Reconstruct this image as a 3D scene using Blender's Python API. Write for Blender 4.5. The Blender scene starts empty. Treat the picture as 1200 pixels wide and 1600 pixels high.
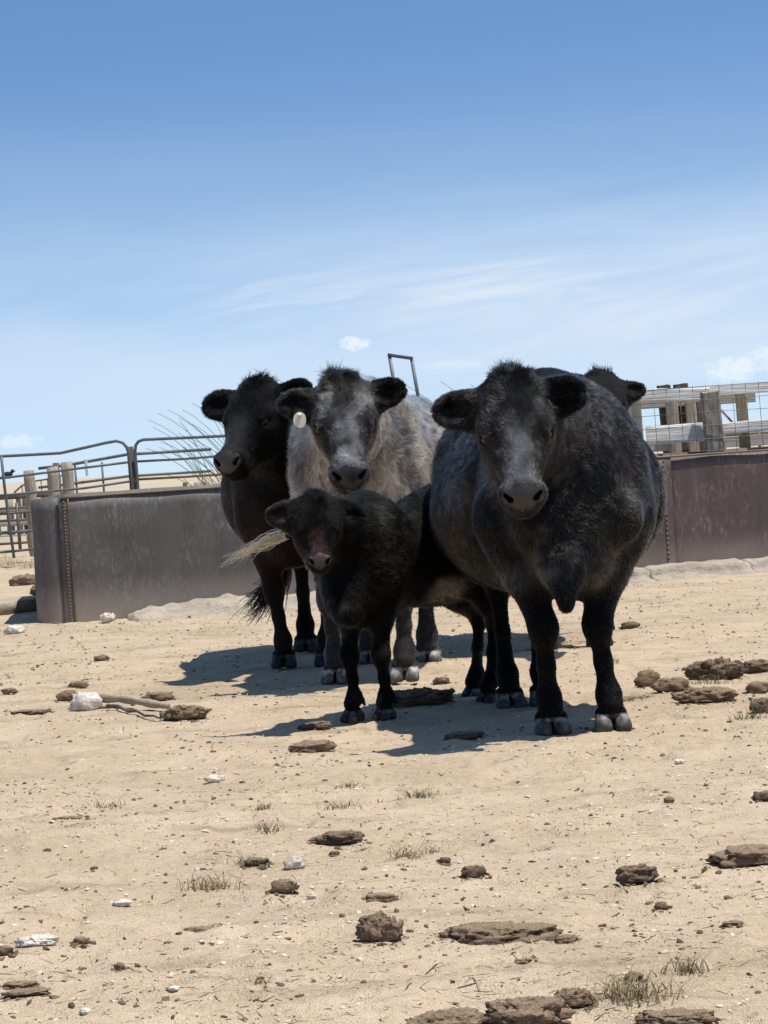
import bpy, math, random
import numpy as np
from mathutils import Matrix, Vector

scene = bpy.context.scene
C = scene.collection
RAD = math.radians
rng = np.random.default_rng(7)

# ------------------------------------------------------------------ camera, sky, sun, exposure
CAM_H, F_PX, PITCH, ROLL = 1.05, 4000.0, 1.12, 3.5
cam_d = bpy.data.cameras.new('camera')
cam = bpy.data.objects.new('camera', cam_d)
C.objects.link(cam)
cam_d.sensor_fit = 'VERTICAL'
cam_d.sensor_height = 36.0
cam_d.lens = 36.0 * F_PX / 1600.0
cam_d.clip_start, cam_d.clip_end = 0.1, 6000
CAM_R = (Matrix.Rotation(RAD(90 - PITCH), 3, 'X') @ Matrix.Rotation(RAD(-ROLL), 3, 'Z'))
cam.matrix_world = Matrix.Translation((0, 0, CAM_H)) @ CAM_R.to_4x4()
scene.camera = cam

SUN_EL, SUN_AZ = 71.0, -28.0          # azimuth measured from +X towards +Y
sun_dir = Vector((math.cos(RAD(SUN_EL)) * math.cos(RAD(SUN_AZ)), math.cos(RAD(SUN_EL)) * math.sin(RAD(SUN_AZ)), math.sin(RAD(SUN_EL))))
sun_d = bpy.data.lights.new('sun', 'SUN')
sun_d.energy, sun_d.angle, sun_d.color = 5.0, RAD(0.5), (1.0, 0.95, 0.87)
sun = bpy.data.objects.new('sun', sun_d)
C.objects.link(sun)
sun.location = (20, 5, 40)
sun.rotation_euler = sun_dir.to_track_quat('Z', 'Y').to_euler()

scene.view_settings.view_transform = 'Standard'
scene.view_settings.look = 'None'
scene.view_settings.gamma = 1
scene.view_settings.exposure = 0.17
scene.view_settings.use_curve_mapping = False

world = bpy.data.worlds.new('World')
scene.world = world
world.use_nodes = True


class NT:
    """small helper to write node trees"""
    def __init__(s, tree):
        s.t = tree
        tree.nodes.clear()

    def n(s, typ, ins=None, **kw):
        nd = s.t.nodes.new(typ)
        for k, v in kw.items():
            setattr(nd, k, v)
        for k, v in (ins or {}).items():
            sk = nd.inputs[k]
            if isinstance(v, bpy.types.NodeSocket):
                s.t.links.new(v, sk)
            else:
                if isinstance(v, (tuple, list)) and len(v) == 3 and sk.type == 'RGBA':
                    v = (*v, 1)
                sk.default_value = v
        return nd

    def math(s, op, a, b=None, c=None, clamp=False):
        ins = {0: a}
        if b is not None: ins[1] = b
        if c is not None: ins[2] = c
        return s.n('ShaderNodeMath', ins, operation=op, use_clamp=clamp).outputs[0]

    def mix(s, f, a, b, blend='MIX'):
        nd = s.n('ShaderNodeMix', data_type='RGBA', blend_type=blend)
        for k, v in ((0, f), (6, a), (7, b)):
            if isinstance(v, bpy.types.NodeSocket):
                s.t.links.new(v, nd.inputs[k])
            else:
                nd.inputs[k].default_value = (*v, 1) if isinstance(v, (tuple, list)) and len(v) == 3 else v
        return nd.outputs[2]

    def ramp(s, f, *stops):
        nd = s.n('ShaderNodeValToRGB', {0: f})
        cr = nd.color_ramp
        while len(cr.elements) < len(stops):
            cr.elements.new(0.5)
        for e, (p, c) in zip(cr.elements, stops):
            e.position = p
            e.color = (c, c, c, 1) if isinstance(c, (int, float)) else (*c, 1)
        return nd.outputs[0]

    def noise(s, vec, scale, detail=4, rough=0.55, dist=0.0):
        return s.n('ShaderNodeTexNoise', {'Vector': vec, 'Scale': scale, 'Detail': detail, 'Roughness': rough, 'Distortion': dist}).outputs[0]

    def maprange(s, v, a, b, c=0.0, d=1.0, smooth=False):
        return s.n('ShaderNodeMapRange', {0: v, 1: a, 2: b, 3: c, 4: d}, interpolation_type='SMOOTHSTEP' if smooth else 'LINEAR').outputs[0]


def build_world():
    w = NT(world.node_tree)
    geo = w.n('ShaderNodeTexCoord').outputs['Generated']
    sep = w.n('ShaderNodeSeparateXYZ', {0: geo})
    x, y, z = sep.outputs
    # clear dry air: the blue deepens quickly above the horizon
    zz = w.math('MULTIPLY_ADD', z, 2.0, 0.075)
    v2 = w.n('ShaderNodeCombineXYZ', {0: x, 1: y, 2: zz}).outputs[0]
    v2 = w.n('ShaderNodeVectorMath', {0: v2}, operation='NORMALIZE').outputs[0]
    sky = w.n('ShaderNodeTexSky', {'Vector': v2}, sky_type='NISHITA', sun_disc=False, sun_elevation=RAD(SUN_EL),
              sun_rotation=RAD(90 - SUN_AZ), altitude=900, air_density=1.0, dust_density=0.6, ozone_density=2.2)
    tint = w.mix(1.0, sky.outputs[0], (0.85, 1.06, 1.14), 'MULTIPLY')
    # thin cirrus streaks and low haze cloud
    az = w.math('ARCTAN2', x, y)
    el = w.math('ARCSINE', z)
    pv = w.n('ShaderNodeCombineXYZ', {0: w.math('MULTIPLY', az, 11.0), 1: w.math('MULTIPLY_ADD', az, -9.0, w.math('MULTIPLY', el, 95.0)), 2: 0.37}).outputs[0]
    n1 = w.noise(pv, 1.0, 8, 0.66, 1.1)
    pv2 = w.n('ShaderNodeCombineXYZ', {0: w.math('MULTIPLY', az, 5.0), 1: w.math('MULTIPLY', el, 26.0), 2: 2.1}).outputs[0]
    n2 = w.noise(pv2, 1.0, 3, 0.5)
    e = w.math('ADD', el, w.math('MULTIPLY', az, 0.02))
    band = w.math('MULTIPLY', w.maprange(e, 0.045, 0.066, 0, 1, True), w.maprange(e, 0.07, 0.083, 1, 0, True))
    azb = w.math('MULTIPLY', w.maprange(az, -0.10, -0.03, 0, 1, True), w.maprange(az, 0.05, 0.14, 1, 0.25, True))
    streak = w.math('MULTIPLY', w.math('MULTIPLY', w.maprange(n1, 0.40, 0.72, 0, 1, True), band), azb)
    low = w.math('MULTIPLY', w.maprange(el, 0.17, -0.01, 0, 1, True), w.maprange(n2, 0.30, 0.70, 0.62, 0.95, True))
    veil = w.math('MULTIPLY', w.math('MULTIPLY', w.maprange(e, 0.010, 0.050, 0, 1, True), w.maprange(e, 0.050, 0.125, 1, 0, True)),
                  w.math('MULTIPLY', w.maprange(az, -0.08, 0.07, 0.25, 1, True), w.maprange(w.noise(pv, 0.45, 6, 0.6, 0.8), 0.30, 0.66, 0.15, 0.50, True)))
    cm = w.math('ADD', w.math('ADD', w.math('MULTIPLY', streak, 0.34), veil), w.math('MULTIPLY', low, 0.85), clamp=True)

    def puff(a0, e0, ra, re, amp):
        q = w.math('ADD', w.math('POWER', w.math('DIVIDE', w.math('SUBTRACT', az, a0), ra), 2.0),
                   w.math('POWER', w.math('DIVIDE', w.math('SUBTRACT', el, e0), re), 2.0))
        pv3 = w.n('ShaderNodeCombineXYZ', {0: w.math('MULTIPLY', az, 260.0), 1: w.math('MULTIPLY', el, 380.0), 2: a0 * 9}).outputs[0]
        nn = w.noise(pv3, 1.0, 4, 0.6)
        return w.math('MULTIPLY', w.maprange(w.math('ADD', q, w.math('MULTIPLY', nn, 1.6)), 1.45, 0.75, 0, 1, True), amp)
    puffs = w.math('MULTIPLY', streak, 0.0)
    for p in ((-0.0075, 0.0468, 0.0085, 0.0042, 0.85), (0.139, 0.0275, 0.016, 0.0075, 0.7), (0.157, 0.031, 0.022, 0.007, 0.6),
              (-0.140, 0.0165, 0.012, 0.0040, 0.5), (0.030, 0.036, 0.02, 0.003, 0.25)):
        puffs = w.math('MAXIMUM', puffs, puff(*p))
    col = w.mix(cm, tint, (5.0, 5.75, 6.65))
    col = w.mix(w.math('MULTIPLY', puffs, 0.75), col, (6.9, 7.2, 7.6))
    bg = w.n('ShaderNodeBackground', {'Color': col, 'Strength': 0.126})
    out = w.n('ShaderNodeOutputWorld', {'Surface': bg.outputs[0]})


build_world()

# ------------------------------------------------------------------ placement helpers
_R = np.array(CAM_R)


def ray(px, py):
    d = np.array([(px - 600) / F_PX, -(py - 800) / F_PX, -1.0])
    return _R @ d


def G(px, py, z=0.0):
    """ground point seen at a photograph pixel"""
    d = ray(px, py)
    t = (z - CAM_H) / d[2]
    return np.array([d[0] * t, d[1] * t, z])


def W(px, py, Y):
    """point seen at a photograph pixel at distance Y"""
    d = ray(px, py)
    t = Y / d[1]
    return np.array([d[0] * t, Y, CAM_H + d[2] * t])


def smooth(a, b, x):
    t = np.clip((x - a) / (b - a), 0, 1)
    return t * t * (3 - 2 * t)


_perm = np.random.default_rng(3).permutation(256)
_perm = np.concatenate([_perm, _perm, _perm])
_grad = np.random.default_rng(4).normal(size=(256, 3))
_grad /= np.linalg.norm(_grad, axis=1)[:, None]


def perlin(p):
    p = np.asarray(p, dtype=np.float64)
    i = np.floor(p).astype(np.int64)
    f = p - i
    u = f * f * f * (f * (f * 6 - 15) + 10)
    i &= 255
    out = 0
    for dx in (0, 1):
        wx = u[..., 0] if dx else 1 - u[..., 0]
        for dy in (0, 1):
            wy = u[..., 1] if dy else 1 - u[..., 1]
            for dz in (0, 1):
                wz = u[..., 2] if dz else 1 - u[..., 2]
                h = _perm[_perm[_perm[(i[..., 0] + dx) & 255] + ((i[..., 1] + dy) & 255)] + ((i[..., 2] + dz) & 255)]
                g = _grad[h]
                d = g[..., 0] * (f[..., 0] - dx) + g[..., 1] * (f[..., 1] - dy) + g[..., 2] * (f[..., 2] - dz)
                out = out + wx * wy * wz * d
    return out * 1.5


def fbm(p, oct=4, gain=0.5):
    s, a = 0, 1.0
    for k in range(oct):
        s = s + a * perlin(p * (2.03 ** k) + 17.3 * k)
        a *= gain
    return s


def ground_z(x, y):
    x = np.asarray(x, float)
    y = np.asarray(y, float)
    p = np.stack([x, y, x * 0 + 0.5], -1)
    near = smooth(60, 25, np.abs(y)) * smooth(40, 12, np.abs(x))
    z = 0.024 * fbm(p * 1.1, 2) * near
    z = z + 0.006 * (fbm(p * 4.5 + 9, 2)) * near * (0.55 + 0.45 * smooth(-0.2, 0.3, perlin(p * 0.9 + 5)))
    hp = perlin(p * np.array([6.0, 6.0, 1]) + 31)
    z = z - 0.014 * smooth(0.22, 0.55, hp) * near + 0.004 * smooth(0.05, 0.22, hp) * smooth(0.36, 0.22, hp) * near
    z = z + 0.0055 * fbm(p * 17 + 3, 2) * near * smooth(16, 8, y)
    # gentle swells of the far pasture
    z = z + smooth(60, 500, y) * (1.2 + 1.5 * perlin(p * 0.006) + 0.6 * perlin(p * 0.02))
    return z


# ------------------------------------------------------------------ object helpers
def tag(o, label=None, cat=None, group=None, kind=None):
    if label: o['label'] = label
    if cat: o['category'] = cat
    if group: o['group'] = group
    if kind: o['kind'] = kind
    return o


def mesh_obj(name, verts, faces, mat, parent=None, smooth_shade=True, loc=None):
    me = bpy.data.meshes.new(name)
    verts = np.asarray(verts, dtype=np.float32)
    if isinstance(faces, np.ndarray):
        k = faces.shape[1]
        me.vertices.add(len(verts))
        me.vertices.foreach_set('co', verts.ravel())
        me.loops.add(faces.size)
        me.loops.foreach_set('vertex_index', faces.ravel().astype(np.int32))
        me.polygons.add(len(faces))
        me.polygons.foreach_set('loop_start', np.arange(0, faces.size, k, dtype=np.int32))
        me.update(calc_edges=True)
        me.validate()
    else:
        me.from_pydata([tuple(v) for v in verts], [], faces)
    me.polygons.foreach_set('use_smooth', np.full(len(me.polygons), smooth_shade))
    if mat: me.materials.append(mat)
    o = bpy.data.objects.new(name, me)
    C.objects.link(o)
    if parent: o.parent = parent
    if loc is not None: o.location = loc
    return o


def empty(name, loc=(0, 0, 0), rz=0.0):
    o = bpy.data.objects.new(name, None)
    C.objects.link(o)
    o.location = loc
    o.rotation_euler = (0, 0, rz)
    return o


class MB:
    """collects simple shapes into one mesh"""
    def __init__(s):
        s.v, s.f = [], []

    def tube(s, pts, r, n=8, cap=True):
        pts = np.asarray(pts, float)
        m = len(pts)
        r = np.broadcast_to(np.asarray(r, float), (m,))
        tan = np.gradient(pts, axis=0)
        tan /= np.linalg.norm(tan, axis=1)[:, None] + 1e-12
        up = np.array([0, 0, 1.0]) if abs(tan[0][2]) < 0.9 else np.array([0, 1.0, 0])
        b0 = len(s.v)
        for i in range(m):
            a = np.cross(tan[i], up)
            a /= np.linalg.norm(a) + 1e-12
            b = np.cross(tan[i], a)
            for k in range(n):
                t = 2 * math.pi * (k + 0.5) / n
                s.v.append(pts[i] + r[i] * (math.cos(t) * a + math.sin(t) * b))
        for i in range(m - 1):
            for k in range(n):
                k2 = (k + 1) % n
                s.f.append((b0 + i * n + k, b0 + i * n + k2, b0 + (i + 1) * n + k2, b0 + (i + 1) * n + k))
        if cap:
            s.f.append(tuple(b0 + k for k in range(n))[::-1])
            s.f.append(tuple(b0 + (m - 1) * n + k for k in range(n)))
        return s

    def beam(s, a, b, w, h, seg=6, rough=0.0, seed=0, up=(0, 0, 1)):
        """a weathered timber from a to b: width w, height h, ragged by rough"""
        a, b = np.asarray(a, float), np.asarray(b, float)
        t = (b - a) / np.linalg.norm(b - a)
        side = np.cross(t, up)
        if np.linalg.norm(side) < 1e-3: side = np.cross(t, (0, 1, 0))
        side /= np.linalg.norm(side)
        u = np.cross(side, t)
        q = []
        for (cx, cy) in ((-1, -0.82), (-0.82, -1), (0, -1.0), (0.82, -1), (1, -0.82), (1, 0), (1, 0.82), (0.82, 1), (0, 1), (-0.82, 1), (-1, 0.82), (-1, 0)):
            q.append((cx * w / 2, cy * h / 2))
        n = len(q)
        b0 = len(s.v)
        rg = np.random.default_rng(seed)
        prof = 1 + rough * rg.normal(size=n)
        for i in range(seg + 1):
            f = i / seg
            p = a + (b - a) * f
            for k, (x, y) in enumerate(q):
                j = prof[k] + rough * 0.5 * rg.normal()
                s.v.append(p + side * x * j + u * y * j + t * (rough * w * rg.normal() * (0.8 if i in (0, seg) else 0)))
        for i in range(seg):
            for k in range(n):
                k2 = (k + 1) % n
                s.f.append((b0 + i * n + k, b0 + (i + 1) * n + k, b0 + (i + 1) * n + k2, b0 + i * n + k2))
        s.f.append(tuple(b0 + k for k in range(n)))
        s.f.append(tuple(b0 + seg * n + k for k in range(n))[::-1])
        return s

    def poly(s, pts, faces):
        b0 = len(s.v)
        s.v += [np.asarray(p, float) for p in pts]
        s.f += [tuple(b0 + i for i in f) for f in faces]
        return s

    def build(s, name, mat, parent=None, shade=True):
        v = np.array(s.v)
        if parent is not None:
            v = v - np.array(parent.location) if parent.rotation_euler.z == 0 else v
        return mesh_obj(name, v, s.f, mat, parent, shade)


# ------------------------------------------------------------------ materials
def mat_new(name):
    m = bpy.data.materials.new(name)
    m.use_nodes = True
    return m, NT(m.node_tree)


def finish(w, col, rough=0.8, spec=0.3, bump=None, bstr=0.4, bdist=0.02, metal=0.0):
    ins = {'Base Color': col, 'Roughness': rough, 'Specular IOR Level': spec, 'Metallic': metal}
    if bump is not None:
        ins['Normal'] = w.n('ShaderNodeBump', {'Strength': bstr, 'Distance': bdist, 'Height': bump}).outputs[0]
    b = w.n('ShaderNodeBsdfPrincipled', ins)
    w.n('ShaderNodeOutputMaterial', {'Surface': b.outputs[0]})


def m_ground():
    m, w = mat_new('sandy_soil')
    P = w.n('ShaderNodeNewGeometry').outputs['Position']
    big = w.noise(P, 0.55, 4, 0.6)
    mid = w.noise(P, 3.2, 5, 0.62)
    fine = w.noise(P, 44, 5, 0.75)
    grit = w.noise(P, 170, 2, 0.6)
    col = w.mix(w.maprange(mid, 0.3, 0.7), (0.482, 0.364, 0.246), (0.598, 0.470, 0.332))
    col = w.mix(w.math('MULTIPLY', w.maprange(big, 0.45, 0.7, 0, 1, True), 0.55), col, (0.345, 0.262, 0.162))
    col = w.mix(w.math('MULTIPLY', w.maprange(fine, 0.52, 0.72), 0.85), col, (0.585, 0.495, 0.35))
    col = w.mix(w.math('MULTIPLY', w.maprange(fine, 0.46, 0.28), 0.7), col, (0.30, 0.215, 0.14))
    # trodden dung dust in streaks
    st = w.n('ShaderNodeMapping', {'Vector': P, 'Scale': (0.9, 2.6, 1)}).outputs[0]
    dn = w.noise(st, 1.6, 6, 0.68)
    col = w.mix(w.math('MULTIPLY', w.maprange(dn, 0.52, 0.70, 0, 1, True), 0.60), col, (0.235, 0.175, 0.11))
    col = w.mix(w.math('MULTIPLY', w.maprange(grit, 0.60, 0.72), 0.5), col, (0.66, 0.57, 0.45))
    col = w.mix(w.math('MULTIPLY', w.maprange(grit, 0.40, 0.28), 0.45), col, (0.22, 0.155, 0.10))
    # dry pasture beyond the pens
    sep = w.n('ShaderNodeSeparateXYZ', {0: P})
    far = w.maprange(w.math('ADD', sep.outputs[1], w.math('MULTIPLY', big, 14.0)), 42, 60, 0, 1, True)
    gn = w.noise(P, 0.09, 5, 0.65)
    grass = w.mix(gn, (0.33, 0.275, 0.19), (0.52, 0.45, 0.33))
    col = w.mix(far, col, grass)
    h = w.math('ADD', w.math('MULTIPLY', fine, 0.6), w.math('MULTIPLY', grit, 0.6))
    h = w.math('ADD', h, w.math('MULTIPLY', mid, 1.2))
    finish(w, col, 0.93, 0.15, h, 0.85, 0.02)
    return m


def m_dung(name, a, b, c):
    m, w = mat_new(name)
    P = w.n('ShaderNodeNewGeometry').outputs['Position']
    n1 = w.noise(P, 22, 5, 0.7)
    n2 = w.noise(P, 90, 4, 0.7)
    col = w.mix(w.maprange(n1, 0.3, 0.7), a, b)
    col = w.mix(w.math('MULTIPLY', w.maprange(n2, 0.55, 0.75), 0.6), col, c)
    nz = w.n('ShaderNodeSeparateXYZ', {0: w.n('ShaderNodeNewGeometry').outputs['Normal']}).outputs[2]
    dust = w.math('MULTIPLY', w.maprange(w.math('ADD', nz, w.math('MULTIPLY', n2, 0.5)), 0.85, 1.25, 0, 1, True), 0.40)
    col = w.mix(dust, col, (0.40, 0.31, 0.21))
    st = w.n('ShaderNodeMapping', {'Vector': P, 'Scale': (30, 30, 160)}).outputs[0]
    n3 = w.noise(st, 1.0, 3, 0.6)
    h = w.math('ADD', w.math('ADD', w.math('MULTIPLY', n1, 0.8), w.math('MULTIPLY', n2, 0.6)), w.math('MULTIPLY', n3, 0.3))
    finish(w, col, 0.95, 0.1, h, 1.0, 0.02)
    return m


def m_stone():
    m, w = mat_new('chalky_stone')
    P = w.n('ShaderNodeNewGeometry').outputs['Position']
    n1 = w.noise(P, 14, 5, 0.65)
    n2 = w.noise(P, 70, 4, 0.65)
    col = w.mix(w.maprange(n1, 0.35, 0.7), (0.52, 0.46, 0.385), (0.72, 0.675, 0.60))
    col = w.mix(w.math('MULTIPLY', w.maprange(n1, 0.50, 0.30, 0, 1, True), 0.8), col, (0.36, 0.27, 0.185))
    finish(w, col, 0.9, 0.2, w.math('ADD', n1, w.math('MULTIPLY', n2, 0.5)), 0.8, 0.015)
    return m


def m_concrete():
    m, w = mat_new('old_concrete')
    P = w.n('ShaderNodeNewGeometry').outputs['Position']
    n1 = w.noise(P, 5, 6, 0.68)
    n2 = w.noise(P, 46, 4, 0.7)
    col = w.mix(w.maprange(n1, 0.32, 0.66), (0.30, 0.25, 0.19), (0.46, 0.40, 0.32))
    col = w.mix(w.math('MULTIPLY', w.maprange(n2, 0.56, 0.74), 0.6), col, (0.25, 0.20, 0.15))
    finish(w, col, 0.92, 0.2, w.math('ADD', n1, w.math('MULTIPLY', n2, 0.6)), 0.9, 0.03)
    return m


def m_steel():
    """old stock tank steel: rust brown with pale scale and drip streaks"""
    m, w = mat_new('rusty_tank_steel')
    P = w.n('ShaderNodeNewGeometry').outputs['Position']
    st = w.n('ShaderNodeMapping', {'Vector': P, 'Scale': (5.0, 5.0, 0.55)}).outputs[0]
    n1 = w.noise(st, 1.0, 6, 0.62)
    n2 = w.noise(P, 2.2, 5, 0.62)
    sp = w.n('ShaderNodeMapping', {'Vector': P, 'Scale': (40, 40, 15)}).outputs[0]
    n3 = w.noise(sp, 1.0, 5, 0.7)
    n4 = w.noise(P, 60, 3, 0.7)
    sep = w.n('ShaderNodeSeparateXYZ', {0: P})
    warm = w.maprange(sep.outputs[0], -0.5, 2.2, 0, 1, True)
    a = w.mix(warm, (0.096, 0.088, 0.083), (0.094, 0.074, 0.068))
    b = w.mix(warm, (0.073, 0.063, 0.060), (0.066, 0.049, 0.043))
    col = w.mix(w.maprange(n1, 0.35, 0.68), a, b)
    col = w.mix(w.math('MULTIPLY', w.maprange(n2, 0.42, 0.66, 0, 1, True), 0.5), col, w.mix(warm, (0.125, 0.117, 0.111), (0.115, 0.085, 0.073)))
    mot = w.math('MULTIPLY', w.maprange(n3, 0.50, 0.70, 0, 1), w.maprange(n2, 0.40, 0.64, 0.06, 0.55, True))
    run = w.noise(w.n('ShaderNodeMapping', {'Vector': P, 'Scale': (14, 14, 0.35)}).outputs[0], 1.0, 5, 0.7)
    col = w.mix(w.math('MULTIPLY', w.maprange(run, 0.56, 0.76, 0, 1, True), 0.38), col, (0.055, 0.036, 0.028))
    col = w.mix(w.math('MULTIPLY', w.maprange(run, 0.40, 0.28, 0, 1, True), 0.18), col, (0.20, 0.17, 0.15))
    col = w.mix(mot, col, (0.30, 0.275, 0.255))
    # splashed pale dirt along the foot of the wall
    dirt = w.math('MULTIPLY', w.maprange(w.math('ADD', sep.outputs[2], w.math('MULTIPLY', n2, 0.22)), 0.46, 0.13, 0, 1, True), 0.75)
    col = w.mix(dirt, col, (0.30, 0.245, 0.20))
    finish(w, col, 0.62, 0.35, w.math('ADD', n3, w.math('MULTIPLY', n4, 0.4)), 0.25, 0.01, 0.15)
    return m


def m_pipe(name, c0, c1, rough=0.55):
    m, w = mat_new(name)
    P = w.n('ShaderNodeNewGeometry').outputs['Position']
    n1 = w.noise(P, 7, 5, 0.65)
    col = w.mix(w.maprange(n1, 0.35, 0.7), c0, c1)
    finish(w, col, rough, 0.4, n1, 0.15, 0.01, 0.3)
    return m


def m_wood(name, c0, c1, c2):
    m, w = mat_new(name)
    co = w.n('ShaderNodeTexCoord').outputs['Object']
    sm = w.n('ShaderNodeMapping', {'Vector': co, 'Scale': (34, 34, 1.6) if 'post' in name else (1.6, 34, 40)}).outputs[0]
    n1 = w.noise(sm, 1.0, 5, 0.65)
    n2 = w.noise(co, 3.0, 4, 0.6)
    col = w.mix(w.maprange(n1, 0.32, 0.68), c0, c1)
    col = w.mix(w.math('MULTIPLY', w.maprange(n2, 0.48, 0.7, 0, 1, True), 0.6), col, c2)
    finish(w, col, 0.88, 0.2, n1, 0.8, 0.012)
    return m


def m_attr(name, rough=0.6, spec=0.35, sheen=0.0, bscale=240):
    """skin: colour comes from the coat pattern stored on the body"""
    m, w = mat_new(name)
    a = w.n('ShaderNodeAttribute', attribute_name='coat_colour')
    P = w.n('ShaderNodeTexCoord').outputs['Object']
    n = w.noise(P, bscale, 3, 0.6)
    r = w.math('SUBTRACT', 1.0, w.math('MULTIPLY', a.outputs['Alpha'], 1.0 - rough))
    bmp = w.n('ShaderNodeBump', {'Strength': 0.35, 'Distance': 0.004, 'Height': n}).outputs[0]
    b = w.n('ShaderNodeBsdfPrincipled', {'Base Color': a.outputs['Color'], 'Roughness': w.maprange(a.outputs['Alpha'], 0, 1, 0.75, 0.34),
                                         'Specular IOR Level': w.maprange(a.outputs['Alpha'], 0, 1, 0.05, 0.5), 'Normal': bmp})
    w.n('ShaderNodeOutputMaterial', {'Surface': b.outputs[0]})
    return m


def m_hair(name, rough=0.34, radial=0.45, ior=1.22):
    m, w = mat_new(name)
    a = w.n('ShaderNodeAttribute', attribute_name='hair_colour')
    h = w.n('ShaderNodeBsdfHairPrincipled', {'Color': a.outputs['Color'], 'Roughness': rough, 'Radial Roughness': radial, 'Coat': 0.0, 'IOR': ior},
            model='CHIANG', parametrization='COLOR')
    w.n('ShaderNodeOutputMaterial', {'Surface': h.outputs[0]})
    return m


def m_plain(name, col, rough=0.5, spec=0.5, nscale=40, var=0.25):
    m, w = mat_new(name)
    P = w.n('ShaderNodeTexCoord').outputs['Object']
    n = w.noise(P, nscale, 3, 0.6)
    c = w.mix(w.math('MULTIPLY', w.maprange(n, 0.35, 0.7), var), col, tuple(x * 0.5 for x in col))
    finish(w, c, rough, spec)
    return m


M = {
    'ground': m_ground(), 'stone': m_stone(), 'concrete': m_concrete(), 'steel': m_steel(),
    'dung': m_dung('dry_dung', (0.165, 0.110, 0.072), (0.270, 0.192, 0.130), (0.38, 0.295, 0.21)),
    'dung_dark': m_dung('dark_dung', (0.105, 0.072, 0.050), (0.180, 0.130, 0.092), (0.27, 0.21, 0.15)),
    'pipe': m_pipe('painted_pipe', (0.075, 0.088, 0.098), (0.135, 0.142, 0.148)),
    'rustpipe': m_pipe('rusty_pipe', (0.10, 0.075, 0.055), (0.17, 0.12, 0.085)),
    'frame': m_pipe('dark_square_tube', (0.085, 0.098, 0.115), (0.13, 0.143, 0.16)),
    'white': m_plain('white_paint', (0.72, 0.72, 0.70), 0.6, 0.4),
    'post': m_wood('grey_post_wood', (0.17, 0.135, 0.10), (0.40, 0.345, 0.275), (0.27, 0.22, 0.17)),
    'darkpost': m_wood('brown_post_wood', (0.060, 0.046, 0.036), (0.13, 0.10, 0.08), (0.17, 0.14, 0.11)),
    'tanpost': m_wood('tan_post_wood', (0.24, 0.18, 0.115), (0.36, 0.285, 0.195), (0.29, 0.235, 0.17)),
    'rail': m_wood('bleached_rail_wood', (0.74, 0.68, 0.58), (0.88, 0.83, 0.74), (0.60, 0.53, 0.43)),
    'greyrail': m_wood('grey_rail_wood', (0.25, 0.23, 0.20), (0.40, 0.37, 0.325), (0.30, 0.27, 0.23)),
    'wire': m_pipe('galvanised_wire', (0.13, 0.115, 0.10), (0.20, 0.18, 0.16)),
    'stick': m_wood('dry_stick_wood', (0.30, 0.24, 0.165), (0.45, 0.37, 0.27), (0.36, 0.29, 0.2)),
    'skin': m_attr('cow_skin'), 'hair': m_hair('cow_hair'), 'gloss': m_hair('glossy_cow_hair', 0.25, 0.4, 1.36),
    'eye': m_plain('dark_eye', (0.010, 0.007, 0.006), 0.10, 0.30, 40, 0.0),
    'tagm': m_plain('pale_tag_plastic', (0.80, 0.74, 0.55), 0.5, 0.4, 30, 0.15),
    'reed': m_plain('green_reed', (0.115, 0.120, 0.070), 0.7, 0.2, 20, 0.5),
    'drygrass': m_plain('dry_grass', (0.30, 0.235, 0.135), 0.8, 0.2, 20, 0.5),
    'greengrass': m_plain('grey_green_weed', (0.15, 0.135, 0.078), 0.8, 0.2, 20, 0.5),
    'chip': m_plain('pale_chip', (0.62, 0.54, 0.42), 0.9, 0.2, 8, 0.7),
    'crumb': m_plain('dung_crumb', (0.16, 0.115, 0.078), 0.95, 0.1, 8, 0.6),
    'litter': m_plain('dry_litter', (0.27, 0.20, 0.135), 0.95, 0.1, 8, 0.6),
    'straw': m_plain('straw_bit', (0.42, 0.33, 0.205), 0.85, 0.2, 8, 0.8),
    'water': m_plain('tank_water', (0.05, 0.06, 0.05), 0.05, 0.5, 3, 0.2),
    'feather': m_plain('dark_feather', (0.035, 0.032, 0.032), 0.7, 0.3, 60, 0.3),
}


# ------------------------------------------------------------------ ground
def build_ground():
    ys = [-60, -30, -14, -6, -2, 0.5, 2.0, 2.9, 3.3]
    y = 3.5
    while y < 26:
        ys.append(y)
        y *= 1.0036
    while y < 2500:
        ys.append(y)
        y *= 1.06
    xs = [0.0]
    st = 0.014
    while xs[-1] < 2.2: xs.append(xs[-1] + st)
    while xs[-1] < 5: st *= 1.02; xs.append(xs[-1] + st)
    while xs[-1] < 900: st *= 1.25; xs.append(xs[-1] + st)
    xs = np.array(sorted([-v for v in xs[1:]] + xs))
    ys = np.array(ys)
    X, Y = np.meshgrid(xs, ys, indexing='xy')
    Z = ground_z(X, Y)
    v = np.stack([X, Y, Z], -1).reshape(-1, 3)
    nx, ny = len(xs), len(ys)
    i = np.arange(ny - 1)[:, None] * nx + np.arange(nx - 1)[None]
    f = np.stack([i, i + 1, i + nx + 1, i + nx], -1).reshape(-1, 4)
    tag(mesh_obj('ground', v, f, M['ground']), kind='structure')


build_ground()


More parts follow.
